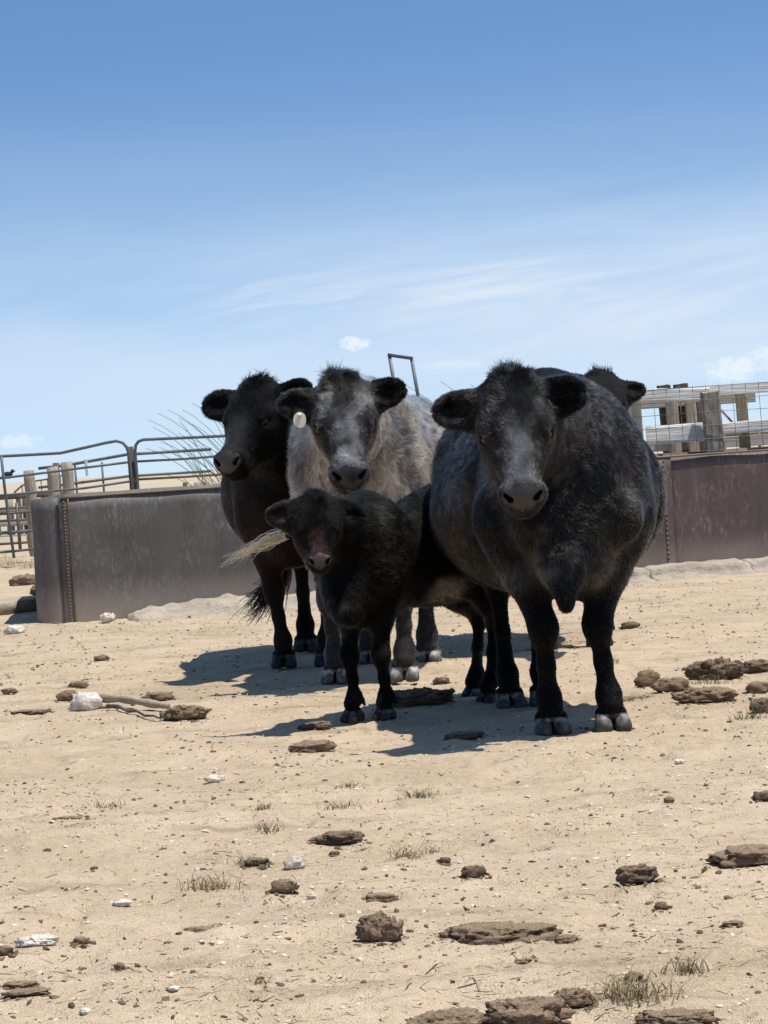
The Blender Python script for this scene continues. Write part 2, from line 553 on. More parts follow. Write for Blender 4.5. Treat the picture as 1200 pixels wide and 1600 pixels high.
# ------------------------------------------------------------------ signed distance bodies
class Sdf:
    def __init__(s):
        s.p = []

    def ell(s, c, r, R=None, k=0.05, op='u'):
        c, r = np.asarray(c, float), np.asarray(r, float)
        R = np.eye(3) if R is None else np.asarray(R, float)      # rows: local axes
        ext = np.sqrt(((R * r[:, None]) ** 2).sum(0))
        s.p.append(('e', c, r, R, k, op, c - ext, c + ext))
        return s

    def cone(s, a, b, ra, rb, k=0.03, op='u', axis=None, sq=1.0):
        a, b = np.asarray(a, float), np.asarray(b, float)
        m = max(ra, rb) * max(1, 1 / sq)
        axis = None if axis is None else np.asarray(axis, float) / np.linalg.norm(axis)
        s.p.append(('c', a, b, (ra, rb, axis, sq), k, op, np.minimum(a, b) - m, np.maximum(a, b) + m))
        return s

    def grid(s, lo, hi, h):
        lo, hi = np.asarray(lo, float), np.asarray(hi, float)
        n = np.ceil((hi - lo) / h).astype(int) + 1
        ax = [lo[i] + h * np.arange(n[i]) for i in range(3)]
        D = np.full(n, 9.0, dtype=np.float32)
        for typ, A, B, Q, k, op, l, u in s.p:
            mg = 1.6 * k + 3 * h
            i0 = np.clip(np.floor((l - mg - lo) / h).astype(int), 0, n)
            i1 = np.clip(np.ceil((u + mg - lo) / h).astype(int) + 1, 0, n)
            if (i1 <= i0).any(): continue
            sl = tuple(slice(i0[j], i1[j]) for j in range(3))
            X = ax[0][sl[0]][:, None, None].astype(np.float32)
            Y = ax[1][sl[1]][None, :, None].astype(np.float32)
            Z = ax[2][sl[2]][None, None, :].astype(np.float32)
            if typ == 'e':
                R = Q
                x, y, z = X - A[0], Y - A[1], Z - A[2]
                q = [(R[j, 0] * x + R[j, 1] * y + R[j, 2] * z) / B[j] for j in range(3)]
                k0 = np.sqrt(q[0] ** 2 + q[1] ** 2 + q[2] ** 2)
                k1 = np.sqrt((q[0] / B[0]) ** 2 + (q[1] / B[1]) ** 2 + (q[2] / B[2]) ** 2) + 1e-9
                d = k0 * (k0 - 1) / k1
            else:
                ra, rb, axis, sq = Q
                ba = B - A
                L2 = float(ba @ ba) + 1e-12
                x, y, z = X - A[0], Y - A[1], Z - A[2]
                t = np.clip((x * ba[0] + y * ba[1] + z * ba[2]) / L2, 0, 1)
                qx, qy, qz = x - t * ba[0], y - t * ba[1], z - t * ba[2]
                dd = qx ** 2 + qy ** 2 + qz ** 2
                if axis is not None:
                    qa = qx * axis[0] + qy * axis[1] + qz * axis[2]
                    dd = dd + qa ** 2 * (sq * sq - 1)
                d = np.sqrt(np.maximum(dd, 0)) - (ra + (rb - ra) * t)
            a = D[sl]
            if op == 'u':
                hh = np.maximum(k - np.abs(a - d), 0) / k
                D[sl] = np.minimum(a, d) - hh * hh * k * 0.25
            else:
                d = -d
                hh = np.maximum(k - np.abs(a - d), 0) / k
                D[sl] = np.maximum(a, d) + hh * hh * k * 0.25
        # flat soles on the ground
        zc = (0.0 - ax[2])[None, None, :].astype(np.float32)
        D = np.maximum(D, zc)
        return D, lo


def surface_nets(D, lo, h):
    ins = D < 0
    n = np.array(D.shape)
    s = np.zeros(n - 1, dtype=np.int8)
    for dx in (0, 1):
        for dy in (0, 1):
            for dz in (0, 1):
                s += ins[dx:n[0] - 1 + dx, dy:n[1] - 1 + dy, dz:n[2] - 1 + dz]
    act = np.argwhere((s > 0) & (s < 8))
    if len(act) == 0: return np.zeros((0, 3)), np.zeros((0, 4), int)
    idx = np.full(n - 1, -1, dtype=np.int64)
    idx[tuple(act.T)] = np.arange(len(act))
    acc = np.zeros((len(act), 3))
    cnt = np.zeros(len(act))
    cor = [np.array([dx, dy, dz]) for dx in (0, 1) for dy in (0, 1) for dz in (0, 1)]
    for a in range(8):
        for b in range(a + 1, 8):
            df = cor[b] - cor[a]
            if np.abs(df).sum() != 1: continue
            va = D[tuple((act + cor[a]).T)]
            vb = D[tuple((act + cor[b]).T)]
            m = (va < 0) != (vb < 0)
            t = va / np.where(m, va - vb, 1)
            p = cor[a] + df * t[:, None]
            acc += np.where(m[:, None], p, 0)
            cnt += m
    V = lo + (act + acc / cnt[:, None]) * h
    Fs = []
    for ax in range(3):
        o1, o2 = [(1, 2), (2, 0), (0, 1)][ax]
        A = [slice(None)] * 3
        B = [slice(None)] * 3
        A[ax], B[ax] = slice(0, -1), slice(1, None)
        ch = ins[tuple(A)] != ins[tuple(B)]
        e = np.argwhere(ch)
        ok = (e[:, o1] > 0) & (e[:, o2] > 0) & (e[:, o1] < n[o1] - 1) & (e[:, o2] < n[o2] - 1)
        e = e[ok]
        fl = ins[tuple(e.T)]
        d1, d2 = np.zeros(3, int), np.zeros(3, int)
        d1[o1], d2[o2] = 1, 1
        q = np.stack([idx[tuple((e - d1 - d2).T)], idx[tuple((e - d2).T)], idx[tuple(e.T)], idx[tuple((e - d1).T)]], -1)
        q = np.where(fl[:, None], q, q[:, ::-1])
        Fs.append(q)
    F = np.concatenate(Fs)
    return V, F[(F >= 0).all(1)]


def unit(v):
    v = np.asarray(v, float)
    return v / np.linalg.norm(v)


HAIR_N = 4


def add_fur(name, parent, V, F, N, density, flow, length, colour, lift, radius, count, seed, mat, clump=1.0, keep=None):
    """short hairs rooted on the skin, lying along the flow of the coat"""
    r = np.random.default_rng(seed)
    tri = np.concatenate([F[:, [0, 1, 2]], F[:, [0, 2, 3]]])
    a, b, c = V[tri[:, 0]], V[tri[:, 1]], V[tri[:, 2]]
    area = np.linalg.norm(np.cross(b - a, c - a), axis=1) * 0.5
    wgt = area * density((a + b + c) / 3)
    cdf = np.cumsum(wgt)
    k = np.searchsorted(cdf, r.random(count) * cdf[-1])
    k = np.clip(k, 0, len(tri) - 1)
    u, v = r.random(count), r.random(count)
    sw = u + v > 1
    u, v = np.where(sw, 1 - u, u), np.where(sw, 1 - v, v)
    P = a[k] + u[:, None] * (b - a)[k] + v[:, None] * (c - a)[k]
    n = N[tri[k, 0]] * (1 - u - v)[:, None] + N[tri[k, 1]] * u[:, None] + N[tri[k, 2]] * v[:, None]
    n /= np.linalg.norm(n, axis=1)[:, None] + 1e-9
    L = length(P) * (0.7 + 0.6 * r.random(count))
    D = flow(P, n)
    nz = np.stack([fbm(P * 9 + o, 2) for o in (0, 40, 80)], -1) * 0.55 + np.stack([perlin(P * 34 + o) for o in (7, 47, 87)], -1) * 0.55
    D = D + nz * clump + r.normal(size=P.shape) * 0.12
    D = D - n * (D * n).sum(1)[:, None]
    D /= np.linalg.norm(D, axis=1)[:, None] + 1e-9
    lf = lift(P)
    d0 = D * np.cos(lf)[:, None] + n * np.sin(lf)[:, None]
    bend = r.normal(size=P.shape) * 0.16 + nz * 0.35 * clump
    pts = np.zeros((count, HAIR_N, 3))
    for i in range(HAIR_N):
        t = i / (HAIR_N - 1)
        pts[:, i] = P - n * 0.0008 + L[:, None] * (d0 * t + (bend - n * 0.05 + np.array([0, 0, -0.08])) * t * t)
    R = radius(P)[:, None] * np.linspace(1.0, 0.25, HAIR_N)[None]
    col = colour(P, r)
    return hair_obj(name, parent, pts, R, col, mat)


def hair_obj(name, parent, pts, R, col, mat):
    cnt, m = pts.shape[:2]
    cv = bpy.data.hair_curves.new(name)
    cv.add_curves([m] * cnt)
    cv.points.foreach_set('position', pts.reshape(-1, 3).astype(np.float32).ravel())
    at = cv.attributes.get('radius') or cv.attributes.new('radius', 'FLOAT', 'POINT')
    at.data.foreach_set('value', R.astype(np.float32).ravel())
    ca = cv.attributes.new('hair_colour', 'FLOAT_COLOR', 'CURVE')
    ca.data.foreach_set('color', np.concatenate([col, np.ones((cnt, 1))], 1).astype(np.float32).ravel())
    cv.materials.append(mat)
    o = bpy.data.objects.new(name, cv)
    C.objects.link(o)
    o.parent = parent
    return o


scene.cycles_curves.shape = 'RIBBONS'


class Cow:
    """one animal: a single skinned body from blended volumes, eyes and coat as children"""
    def __init__(s, front, rear, S=1.0, z=0.0):
        front, rear = np.asarray(front, float), np.asarray(rear, float)
        d = front - rear
        s.ang = math.atan2(d[1], d[0])
        s.loc = np.array([(front[0] + rear[0]) / 2, (front[1] + rear[1]) / 2, z])
        s.half = np.linalg.norm(d[:2]) / 2
        c, n = math.cos(s.ang), math.sin(s.ang)
        s.R = np.array([[c, n, 0], [-n, c, 0], [0, 0, 1.0]])     # world -> local
        s.S = S
        s.sd = Sdf()
        s.fine = []                                            # boxes meshed finely
        s.hd = None

    def loc_pt(s, p):
        return s.R @ (np.asarray(p, float) - s.loc)

    def loc_dir(s, d):
        return s.R @ np.asarray(d, float)

    def trunk(s, w=0.43, zc=0.92, hz=0.40, hips=1.25, withers=1.27, chest_w=0.27, lean=0.0, brisket=0.56, bx=-0.05):
        sd, S, h = s.sd, s.S, s.half
        fx, rx = h, -h                                         # above the fore and hind feet
        L = h / 0.55
        sd.ell((bx * L, lean, zc), (0.74 * L, w, hz), k=0.1)
        sd.ell((-0.12 * L, lean, zc - 0.06), (0.55 * L, w * 0.985, hz * 0.90), k=0.12)
        q = S if S < 0.9 else 1.0
        sd.ell((fx - 0.06 * q, 0, zc), (0.31 * q, chest_w, 0.39 * S), k=0.12 * q)
        sd.cone((fx - 0.05 * q, 0, withers - 0.17 * S), (rx - 0.05 * q, 0, hips - 0.16 * S), 0.15 * S, 0.17 * S, k=0.14 * q)
        for y in (-1, 1):
            sd.ell((fx - 0.08 * q, y * chest_w * 0.68, zc + 0.03 * q), (0.20 * S, 0.13 * S, 0.31 * S), k=0.07 * q)
            sd.ell((rx + 0.0, y * 0.17 * S, zc + 0.02 * q), (0.26 * S, 0.15 * S, 0.33 * S), k=0.10 * q)
        sd.ell((rx - 0.08 * q, 0, hips - 0.20 * S), (0.27 * S, 0.27 * S, 0.19 * S), k=0.12 * q)
        sd.ell((fx + 0.10 * q, 0, brisket + 0.16 * q), (0.16 * q, 0.13 * q, 0.19 * q), k=0.10 * q)
        s.fx, s.rx, s.zc, s.withers, s.hips, s.brisket, s.cw = fx, rx, zc, withers, hips, brisket, chest_w

    def leg(s, foot, side, hind=False, knee=None, top=None, thick=1.0, toe=0.0):
        """foot: local xy; side +1 left; chain of tapering joints to a cloven hoof"""
        sd, S = s.sd, s.S
        f = np.array([foot[0], foot[1], 0.0])
        T = thick * S
        if not hind:
            top = np.array([s.fx - 0.03, side * s.cw * 0.72, s.zc - 0.17 * S]) if top is None else np.asarray(top, float)
            kn = top * 0.40 + f * 0.60 if knee is None else np.asarray(knee, float)
            if knee is None: kn[2] = 0.385 * S
            kn = kn + np.array([0.015, 0, 0])
            fet = f * 0.96 + kn * 0.04
            fet[2] = 0.135 * S
            fet[0] -= 0.012
            sd.cone(top, top * 0.5 + kn * 0.5, 0.120 * T, 0.068 * T, k=0.09 * S)
            sd.cone(top * 0.5 + kn * 0.5, kn, 0.068 * T, 0.050 * T, k=0.05)
            sd.ell(kn + np.array([0.006, 0, 0]), (0.056 * T, 0.051 * T, 0.078 * T), k=0.03)
        else:
            top = np.array([s.rx + 0.10, side * 0.20 * S, s.zc - 0.12 * S]) if top is None else np.asarray(top, float)
            kn = np.array([f[0] - 0.09 * S, f[1] * 0.95 + top[1] * 0.05, 0.50 * S]) if knee is None else np.asarray(knee, float)
            fet = np.array([f[0] - 0.02, f[1], 0.14 * S])
            sd.cone(top, top * 0.45 + kn * 0.55, 0.16 * T, 0.085 * T, k=0.10 * S)
            sd.cone(top * 0.45 + kn * 0.55, kn, 0.085 * T, 0.050 * T, k=0.05)
            sd.ell(kn + np.array([-0.02, 0, 0.01]), (0.060 * T, 0.042 * T, 0.072 * T), k=0.03)
        mid = kn * 0.48 + fet * 0.52
        sd.cone(kn, mid, 0.042 * T, 0.031 * T, k=0.035)
        sd.cone(mid, fet, 0.031 * T, 0.040 * T, k=0.03)
        sd.ell(fet, (0.048 * T, 0.044 * T, 0.052 * T), k=0.03)
        cor = f + np.array([0.012, 0, 0.085 * S])
        sd.cone(fet, cor + np.array([0, 0, 0.012]), 0.042 * T, 0.047 * T, k=0.02)
        for q in (-1, 1):
            ang = toe + q * 0.10
            fw = np.array([math.cos(ang), math.sin(ang), 0])
            sdv = np.array([-math.sin(toe), math.cos(toe), 0]) * q
            a = f + sdv * 0.033 * T + np.array([0.0, 0, 0.066 * S])
            b = a + fw * 0.045 * S
            b[2] = 0.018 * S
            sd.cone(a, b, 0.029 * T, 0.033 * T, k=0.004)
            sd.cone(a - fw * 0.035 * S + np.array([0, 0, -0.02]), a - fw * 0.03 * S + np.array([0, 0, -0.05 * S]), 0.026 * T, 0.030 * T, k=0.012)
            dw = fet + sdv * 0.032 * T - fw * 0.045 * T + np.array([0, 0, -0.012])
            sd.cone(dw, dw - fw * 0.022 * S + np.array([0, 0, -0.028 * S]), 0.017 * T, 0.009 * T, k=0.012)
        s.fine.append((np.array([f[0] - 0.16 * S, f[1] - 0.12 * S, -0.02]), np.array([f[0] + 0.16 * S, f[1] + 0.12 * S, 0.26 * S])))
        s.feet = getattr(s, 'feet', []) + [f]

    def head(s, poll, nose, roll=0.0, H=1.0, neck=None, ears=((0.05, 0.0), (0.05, 0.0)), earL=1.0, wide=1.0, jaw=1.0, throat=1.0):
        """poll in world, nose direction in world"""
        sd = s.sd
        P = s.loc_pt(poll)
        Nn = unit(s.loc_dir(nose))
        up = np.array([0, 0, 1.0])
        Fv = unit(up - Nn * (up @ Nn))
        L = np.cross(Fv, Nn)
        c, n = math.cos(roll), math.sin(roll)
        Fv, L = Fv * c + L * n, L * c - Fv * n
        B = np.stack([Nn, L, Fv])                               # rows: s, l, f
        s.hd = (P, B, H)

        def at(a, l, f):
            return P + (Nn * a + L * l * wide + Fv * f) * H

        def ell(a, l, f, ra, rl, rf, k=0.03, op='u', R=B):
            sd.ell(at(a, l, f), (ra * H, rl * H * wide, rf * H), R, k * H, op)
        ell(0.10, 0, -0.10, 0.14, 0.112, 0.12, 0.04)
        ell(0.0, 0, -0.065, 0.060, 0.084, 0.070, 0.05)
        ell(0.15, 0, -0.055, 0.16, 0.108, 0.050, 0.04)
        sd.cone(at(0.20, 0, -0.066), at(0.42, 0, -0.062), 0.066 * H, 0.059 * H, 0.05 * H)
        sd.cone(at(0.24, 0, -0.11), at(0.43, 0, -0.098), 0.066 * H, 0.062 * H, 0.05 * H)
        pn, pt = unit(Nn * 0.72 + Fv * 0.69), unit(Nn * 0.69 - Fv * 0.72)       # the bare nose pad faces obliquely forward
        Bm = np.stack([pn, L, pt])
        ell(0.434, 0, -0.082, 0.052, 0.082, 0.072, 0.03, R=Bm)
        ell(0.450, 0, -0.068, 0.034, 0.080, 0.052, 0.022, R=Bm)
        for q in (-1, 1):
            ell(0.444, q * 0.060, -0.052, 0.036, 0.029, 0.038, 0.018, R=Bm)  # nostril wings
            ell(0.17, q * 0.052, -0.150, 0.110, 0.040 * jaw, 0.092, 0.05)  # cheeks
            ell(0.158, q * 0.102, -0.044, 0.046, 0.028, 0.028, 0.022)      # brows
            sd.cone(at(0.215, q * 0.090, -0.088), at(0.34, q * 0.050, -0.09), 0.026 * H, 0.020 * H, 0.035 * H)
        sd.cone(at(0.16, 0, -0.215), at(0.44, 0, -0.135), 0.062 * H * jaw, 0.044 * H, 0.06 * H)
        ell(0.452, 0, -0.140, 0.038, 0.044, 0.026, 0.018)
        # mouth line, nostrils, eye sockets
        ell(0.480, 0, -0.118, 0.060, 0.080, 0.0045, 0.012, 's')
        for q in (-1, 1):
            e1 = unit(L * q * 0.72 - pt * 0.70)
            Rn = np.stack([pn, e1, np.cross(pn, e1)])
            sd.ell(at(0.468, q * 0.056, -0.034), (0.036 * H, 0.023 * H, 0.0085 * H), Rn, 0.006 * H, 's')
            sd.ell(at(0.470, q * 0.048, -0.048), (0.030 * H, 0.011 * H, 0.011 * H), Rn, 0.006 * H, 's')
            sd.ell(at(0.198, q * 0.128, -0.052), (0.034 * H, 0.032 * H, 0.028 * H), B, 0.008 * H, 's')
            sd.cone(at(0.160, q * 0.124, -0.046), at(0.206, q * 0.108, -0.028), 0.009 * H, 0.008 * H, 0.010 * H)
            sd.cone(at(0.200, q * 0.116, -0.090), at(0.236, q * 0.096, -0.066), 0.008 * H, 0.007 * H, 0.010 * H)
        s.eyes = [at(0.199, q * 0.106, -0.058) for q in (-1, 1)]
        s.eye_h = [(0.198, q * 0.114, -0.058) for q in (-1, 1)]
        # ears: q=-1 right, +1 left; (lift, forward turn)
        s.ears = []
        for q, (lift, fwd) in zip((-1, 1), ears):
            base = at(0.035, q * 0.098, -0.085)
            d = unit(L * q * math.cos(lift) - Nn * math.sin(lift) + Fv * fwd)
            op = unit(Fv * 0.85 + Nn * 0.50 - d * ((Fv * 0.85 + Nn * 0.50) @ d))
            wv = np.cross(d, op)
            E = np.stack([d, wv, op])
            el = 0.100 * H * earL
            ce = base + d * el * 1.0
            sd.cone(base - d * 0.03 * H, base + d * 0.05 * H, 0.040 * H, 0.038 * H, 0.03 * H)
            sd.ell(ce, (el, 0.068 * H * earL, 0.024 * H), E, 0.02 * H)
            sd.ell(ce + op * 0.034 * H + d * 0.012 * H, (el * 0.80, 0.046 * H * earL, 0.036 * H), E, 0.010 * H, 's')
            s.ears.append((ce, E, el))
        # neck and throat
        fx, zc = s.fx, s.zc
        nb = np.array([fx - 0.02, 0, (s.withers + zc) / 2 - 0.03]) if neck is None else np.asarray(neck, float)
        ha = at(0.10, 0, -0.15)
        sd.cone(nb, ha, 0.245 * s.S * throat, 0.128 * H, 0.12, axis=(0, 0, 1), sq=0.80)
        sd.cone(np.array([fx + 0.0, 0, s.withers - 0.13 * s.S]), at(0.03, 0, -0.11), 0.13 * s.S * min(1, throat + 0.1), 0.075 * H, 0.10 * min(1, s.S + 0.05))
        s.neck = (nb, ha)
        cs = [at(a, l, f) for a in (-0.10, 0.56) for l in (-0.36 * earL, 0.36 * earL) for f in (-0.32, 0.10)]
        s.fine.insert(0, (np.min(cs, 0), np.max(cs, 0)))

    def dewlap(s, *pts, r=0.035, k=0.07, w=1.0):
        pts = [np.asarray(p, float) for p in pts]
        for a, b in zip(pts[:-1], pts[1:]):
            s.sd.cone(a, b, r, r * 0.9, k)

    def tail(s, pts, r0=0.035, r1=0.016):
        pts = [np.asarray(p, float) for p in pts]
        m = len(pts) - 1
        for i in range(m):
            s.sd.cone(pts[i], pts[i + 1], r0 + (r1 - r0) * i / m, r0 + (r1 - r0) * (i + 1) / m, 0.03)

    def hcoord(s, P):
        p0, B, H = s.hd
        return ((P - p0) @ B.T) / H

    def build(s, name, label, colour, h=0.013, hf=0.0055, ext=1.45):
        V, F = [], []
        lo = np.array([s.rx - 0.55, -0.62, -0.03])
        hi = np.array([s.fx + 0.95, 0.62, ext])
        for b0, b1 in s.fine:
            lo, hi = np.minimum(lo, b0), np.maximum(hi, b1)
        D, l = s.sd.grid(lo - 2 * h, hi + 2 * h, h)
        v, f = surface_nets(D, l, h)
        cen = v[f].mean(1)
        keep = np.ones(len(f), bool)
        for b0, b1 in s.fine:
            keep &= ~((cen > b0 + 1.2 * h) & (cen < b1 - 1.2 * h)).all(1)
        f = f[keep]
        V.append(v); F.append(f); off = len(v)
        for i, (b0, b1) in enumerate(s.fine):
            D, l = s.sd.grid(b0, b1, hf)
            v, f = surface_nets(D, l, hf)
            if len(f) == 0: continue
            cen = v[f].mean(1)
            keep = np.ones(len(f), bool)
            for c0, c1 in s.fine[:i]:
                keep &= ~((cen > c0 + hf) & (cen < c1 - hf)).all(1)
            V.append(v); F.append(f[keep] + off); off += len(v)
        V, F = np.concatenate(V), np.concatenate(F)
        used = np.unique(F)
        mp = np.full(len(V), -1); mp[used] = np.arange(len(used))
        V, F = V[used], mp[F]
        o = mesh_obj(name, V, F, M['skin'])
        o.location, o.rotation_euler = s.loc, (0, 0, s.ang)
        tag(o, label, 'cow')
        N = np.empty(len(V) * 3, dtype=np.float32)
        o.data.vertices.foreach_get('normal', N)
        s.V, s.F, s.N, s.o = V, F, N.reshape(-1, 3).astype(float), o
        col = colour(V)
        ca = o.data.attributes.new('coat_colour', 'FLOAT_COLOR', 'POINT')
        ca.data.foreach_set('color', col.astype(np.float32).ravel())
        H = s.hd[2]
        for e in s.eyes:
            bm = sphere(0.026 * H, 16, 12)
            mesh_obj('eye', bm[0] + e, bm[1], M['eye'], o)
        return o


def sphere(r, nu=12, nv=8):
    v, f = [], []
    for j in range(nv + 1):
        t = math.pi * j / nv
        for i in range(nu):
            p = 2 * math.pi * i / nu
            v.append((r * math.sin(t) * math.cos(p), r * math.sin(t) * math.sin(p), r * math.cos(t)))
    for j in range(nv):
        for i in range(nu):
            f.append((j * nu + i, (j + 1) * nu + i, (j + 1) * nu + (i + 1) % nu, j * nu + (i + 1) % nu))
    return np.array(v), f


def colmix(a, b, t):
    return a * (1 - t)[:, None] + b * t[:, None]


def A3(*c):
    return np.array(c, float)


def std_colours(cow, body, head_fn, hoof=A3(0.17, 0.16, 0.15), muzzle=A3(0.030, 0.026, 0.024), skin_mul=0.6):
    """vertex colours: coat over skin, bare muzzle, hooves; alpha holds gloss"""
    def fn(V):
        c = body(V) * skin_mul
        g = np.zeros(len(V))
        hc = cow.hcoord(V)
        lim = ((hc[:, 0] > -0.12) & (hc[:, 0] < 0.56) & (np.abs(hc[:, 1]) < 0.36) & (hc[:, 2] > -0.3))
        c = np.where(lim[:, None], head_fn(V, hc) * skin_mul, c)
        mz = smooth(0.302, 0.314, 0.72 * hc[:, 0] + 0.69 * hc[:, 2] + 0.006 * perlin(V * 60)) * (hc[:, 0] > 0.40) * (np.abs(hc[:, 1]) < 0.12) * (hc[:, 2] > -0.125)
        c = colmix(c, muzzle, mz)
        g = np.maximum(g, mz * 0.9)
        for e in cow.eye_h:
            ey = smooth(0.040, 0.026, np.linalg.norm(hc - np.array(e), axis=1))
            c = colmix(c, A3(0.010, 0.009, 0.009), ey)
        S = cow.S
        n = perlin(V * 45)
        for f in cow.feet:
            d = np.hypot(V[:, 0] - f[0], V[:, 1] - f[1]) < 0.14 * S
            hf = smooth(0.070, 0.062, V[:, 2] / S) * d
            band = smooth(0.075, 0.066, V[:, 2] / S) * smooth(0.036, 0.058, V[:, 2] / S) * d * smooth(-0.5, 0.3, n)
            hcol = colmix(np.tile(hoof * 0.22, (len(V), 1)), hoof * 1.25, np.clip(band + 0.30 * smooth(0.0, 0.4, n), 0, 1))
            c = np.where((hf > 0.01)[:, None], colmix(c, hcol, hf), c)
            g = np.maximum(g, hf * 0.55)
        return np.concatenate([np.maximum(c, 0.002), g[:, None]], 1)
    return fn


def fur(cow, count, body, head_fn, len_body, seed, lift_body=0.30, rad=0.0011, dens=None, tuft=0.055, clump=1.0, leg_len=0.006, head_len=0.011, name='coat', mottle=0.45, mat='hair'):
    S = cow.S
    H = cow.hd[2]

    def zones(P):
        hc = cow.hcoord(P)
        inhead = (hc[:, 0] > -0.14) & (hc[:, 0] < 0.58) & (np.abs(hc[:, 1]) < 0.36) & (hc[:, 2] > -0.30)
        ear = np.zeros(len(P), bool)
        for ce, E, el in cow.ears:
            q = (P - ce) @ E.T
            ear |= (np.abs(q[:, 0]) < el * 1.08) & (np.abs(q[:, 1]) < 0.085 * H) & (np.abs(q[:, 2]) < 0.06 * H) & (np.abs(hc[:, 1]) > 0.125)
        return hc, inhead, ear

    def rr(P):
        return np.sin(P[:, 0] * 9173.0 + P[:, 1] * 7919.0 + P[:, 2] * 6841.0)

    def density(P):
        hc, ih, ear = zones(P)
        w = np.ones(len(P))
        w = np.where(P[:, 0] < cow.rx * 0.4, 0.45, w)
        w = np.where(ih, 3.2, w)
        w = np.where(ear, 3.0, w)
        w = np.where(P[:, 2] < 0.5 * S, 1.6, w)
        w = np.where(ih & (hc[:, 0] > 0.40) & (0.72 * hc[:, 0] + 0.69 * hc[:, 2] > 0.307 + 0.008 * rr(P)) & (np.abs(hc[:, 1]) < 0.12) & (hc[:, 2] > -0.125), 0.0, w)
        w = np.where(P[:, 2] < 0.062 * S, 0.0, w)
        for e in cow.eye_h:
            w = np.where(np.linalg.norm(hc - np.array(e), axis=1) < 0.031, 0.0, w)
        if dens is not None: w = w * dens(P)
        return w

    def flow(P, n):
        hc, ih, ear = zones(P)
        D = np.tile(A3(-0.75, 0, -0.55), (len(P), 1))
        D[:, 2] -= 0.8 * smooth(0.75, 0.5, P[:, 2] / S)
        p0, B, _ = cow.hd
        # face: hair runs up and outward from the nose to the whorl, and out along the ears
        fd = -B[0][None] * 0.9 + B[1][None] * (hc[:, 1:2] * 5.0)
        D = np.where(ih[:, None], fd, D)
        for ce, E, el in cow.ears:
            q = (P - ce) @ E.T
            near = (np.abs(q[:, 0]) < el * 1.1) & (np.abs(q[:, 2]) < 0.07 * H) & ear & ((P - ce) @ E[0] > -el * 1.1) & (np.linalg.norm(P - ce, axis=1) < el * 1.3)
            D = np.where(near[:, None], E[0][None] * 0.8 + E[1][None] * np.sign(q[:, 1:2]) * 0.6, D)
        return D

    def length(P):
        hc, ih, ear = zones(P)
        L = len_body(P)
        L = np.where(P[:, 2] < 0.62 * S, leg_len + (L - leg_len) * smooth(0.40, 0.62, P[:, 2] / S), L)
        L = np.where(ih, head_len * H * (1 + 0.5 * smooth(0.2, 0.0, hc[:, 0])), L)
        tf = smooth(0.075, -0.02, hc[:, 0]) * smooth(0.095, 0.03, np.abs(hc[:, 1])) * smooth(-0.17, -0.08, hc[:, 2])
        tf = tf * (0.25 + 0.75 * smooth(-0.25, 0.5, perlin(P * 42)))
        L = np.where(ih, L + tuft * H * tf, L)
        L = np.where(ear, 0.013 * H, L)
        return L

    def lift(P):
        hc, ih, ear = zones(P)
        tf = smooth(0.085, -0.03, hc[:, 0]) * smooth(0.105, 0.05, np.abs(hc[:, 1])) * ih
        a = np.full(len(P), lift_body)
        a = np.where(ih, 0.30, a)
        a = np.where(ear, 0.55, a)
        return a + tf * (0.15 + 0.6 * smooth(-0.3, 0.4, perlin(P * 30 + 3)))

    def colour(P, r):
        hc, ih, ear = zones(P)
        c = np.where(ih[:, None], head_fn(P, hc), body(P))
        j = np.exp(r.normal(size=len(P)) * 0.28)[:, None]
        c = c * j * np.exp(mottle * (perlin(P * 24 + 2) + 0.8 * perlin(P * 62)))[:, None]
        c = c * (0.22 + 0.78 * np.clip(c.mean(1) / 0.12, 0, 1))[:, None]
        tf = smooth(0.075, 0.0, hc[:, 0]) * smooth(0.12, 0.07, np.abs(hc[:, 1])) * ih
        c = c * (1 - 0.85 * tf)[:, None]
        return np.clip(c, 0.0008, 0.95)

    def radius(P):
        return np.full(len(P), rad)
    return add_fur(name, cow.o, cow.V, cow.F, cow.N, density, flow, length, colour, lift, radius, count, seed, M[mat], clump)


# ------------------------------------------------------------------ the five animals
def feet_of(cow, **px):
    return {k: cow.loc_pt(G(*v))[:2] for k, v in px.items()}


def mid(a, b):
    return (np.asarray(a) + np.asarray(b)) / 2


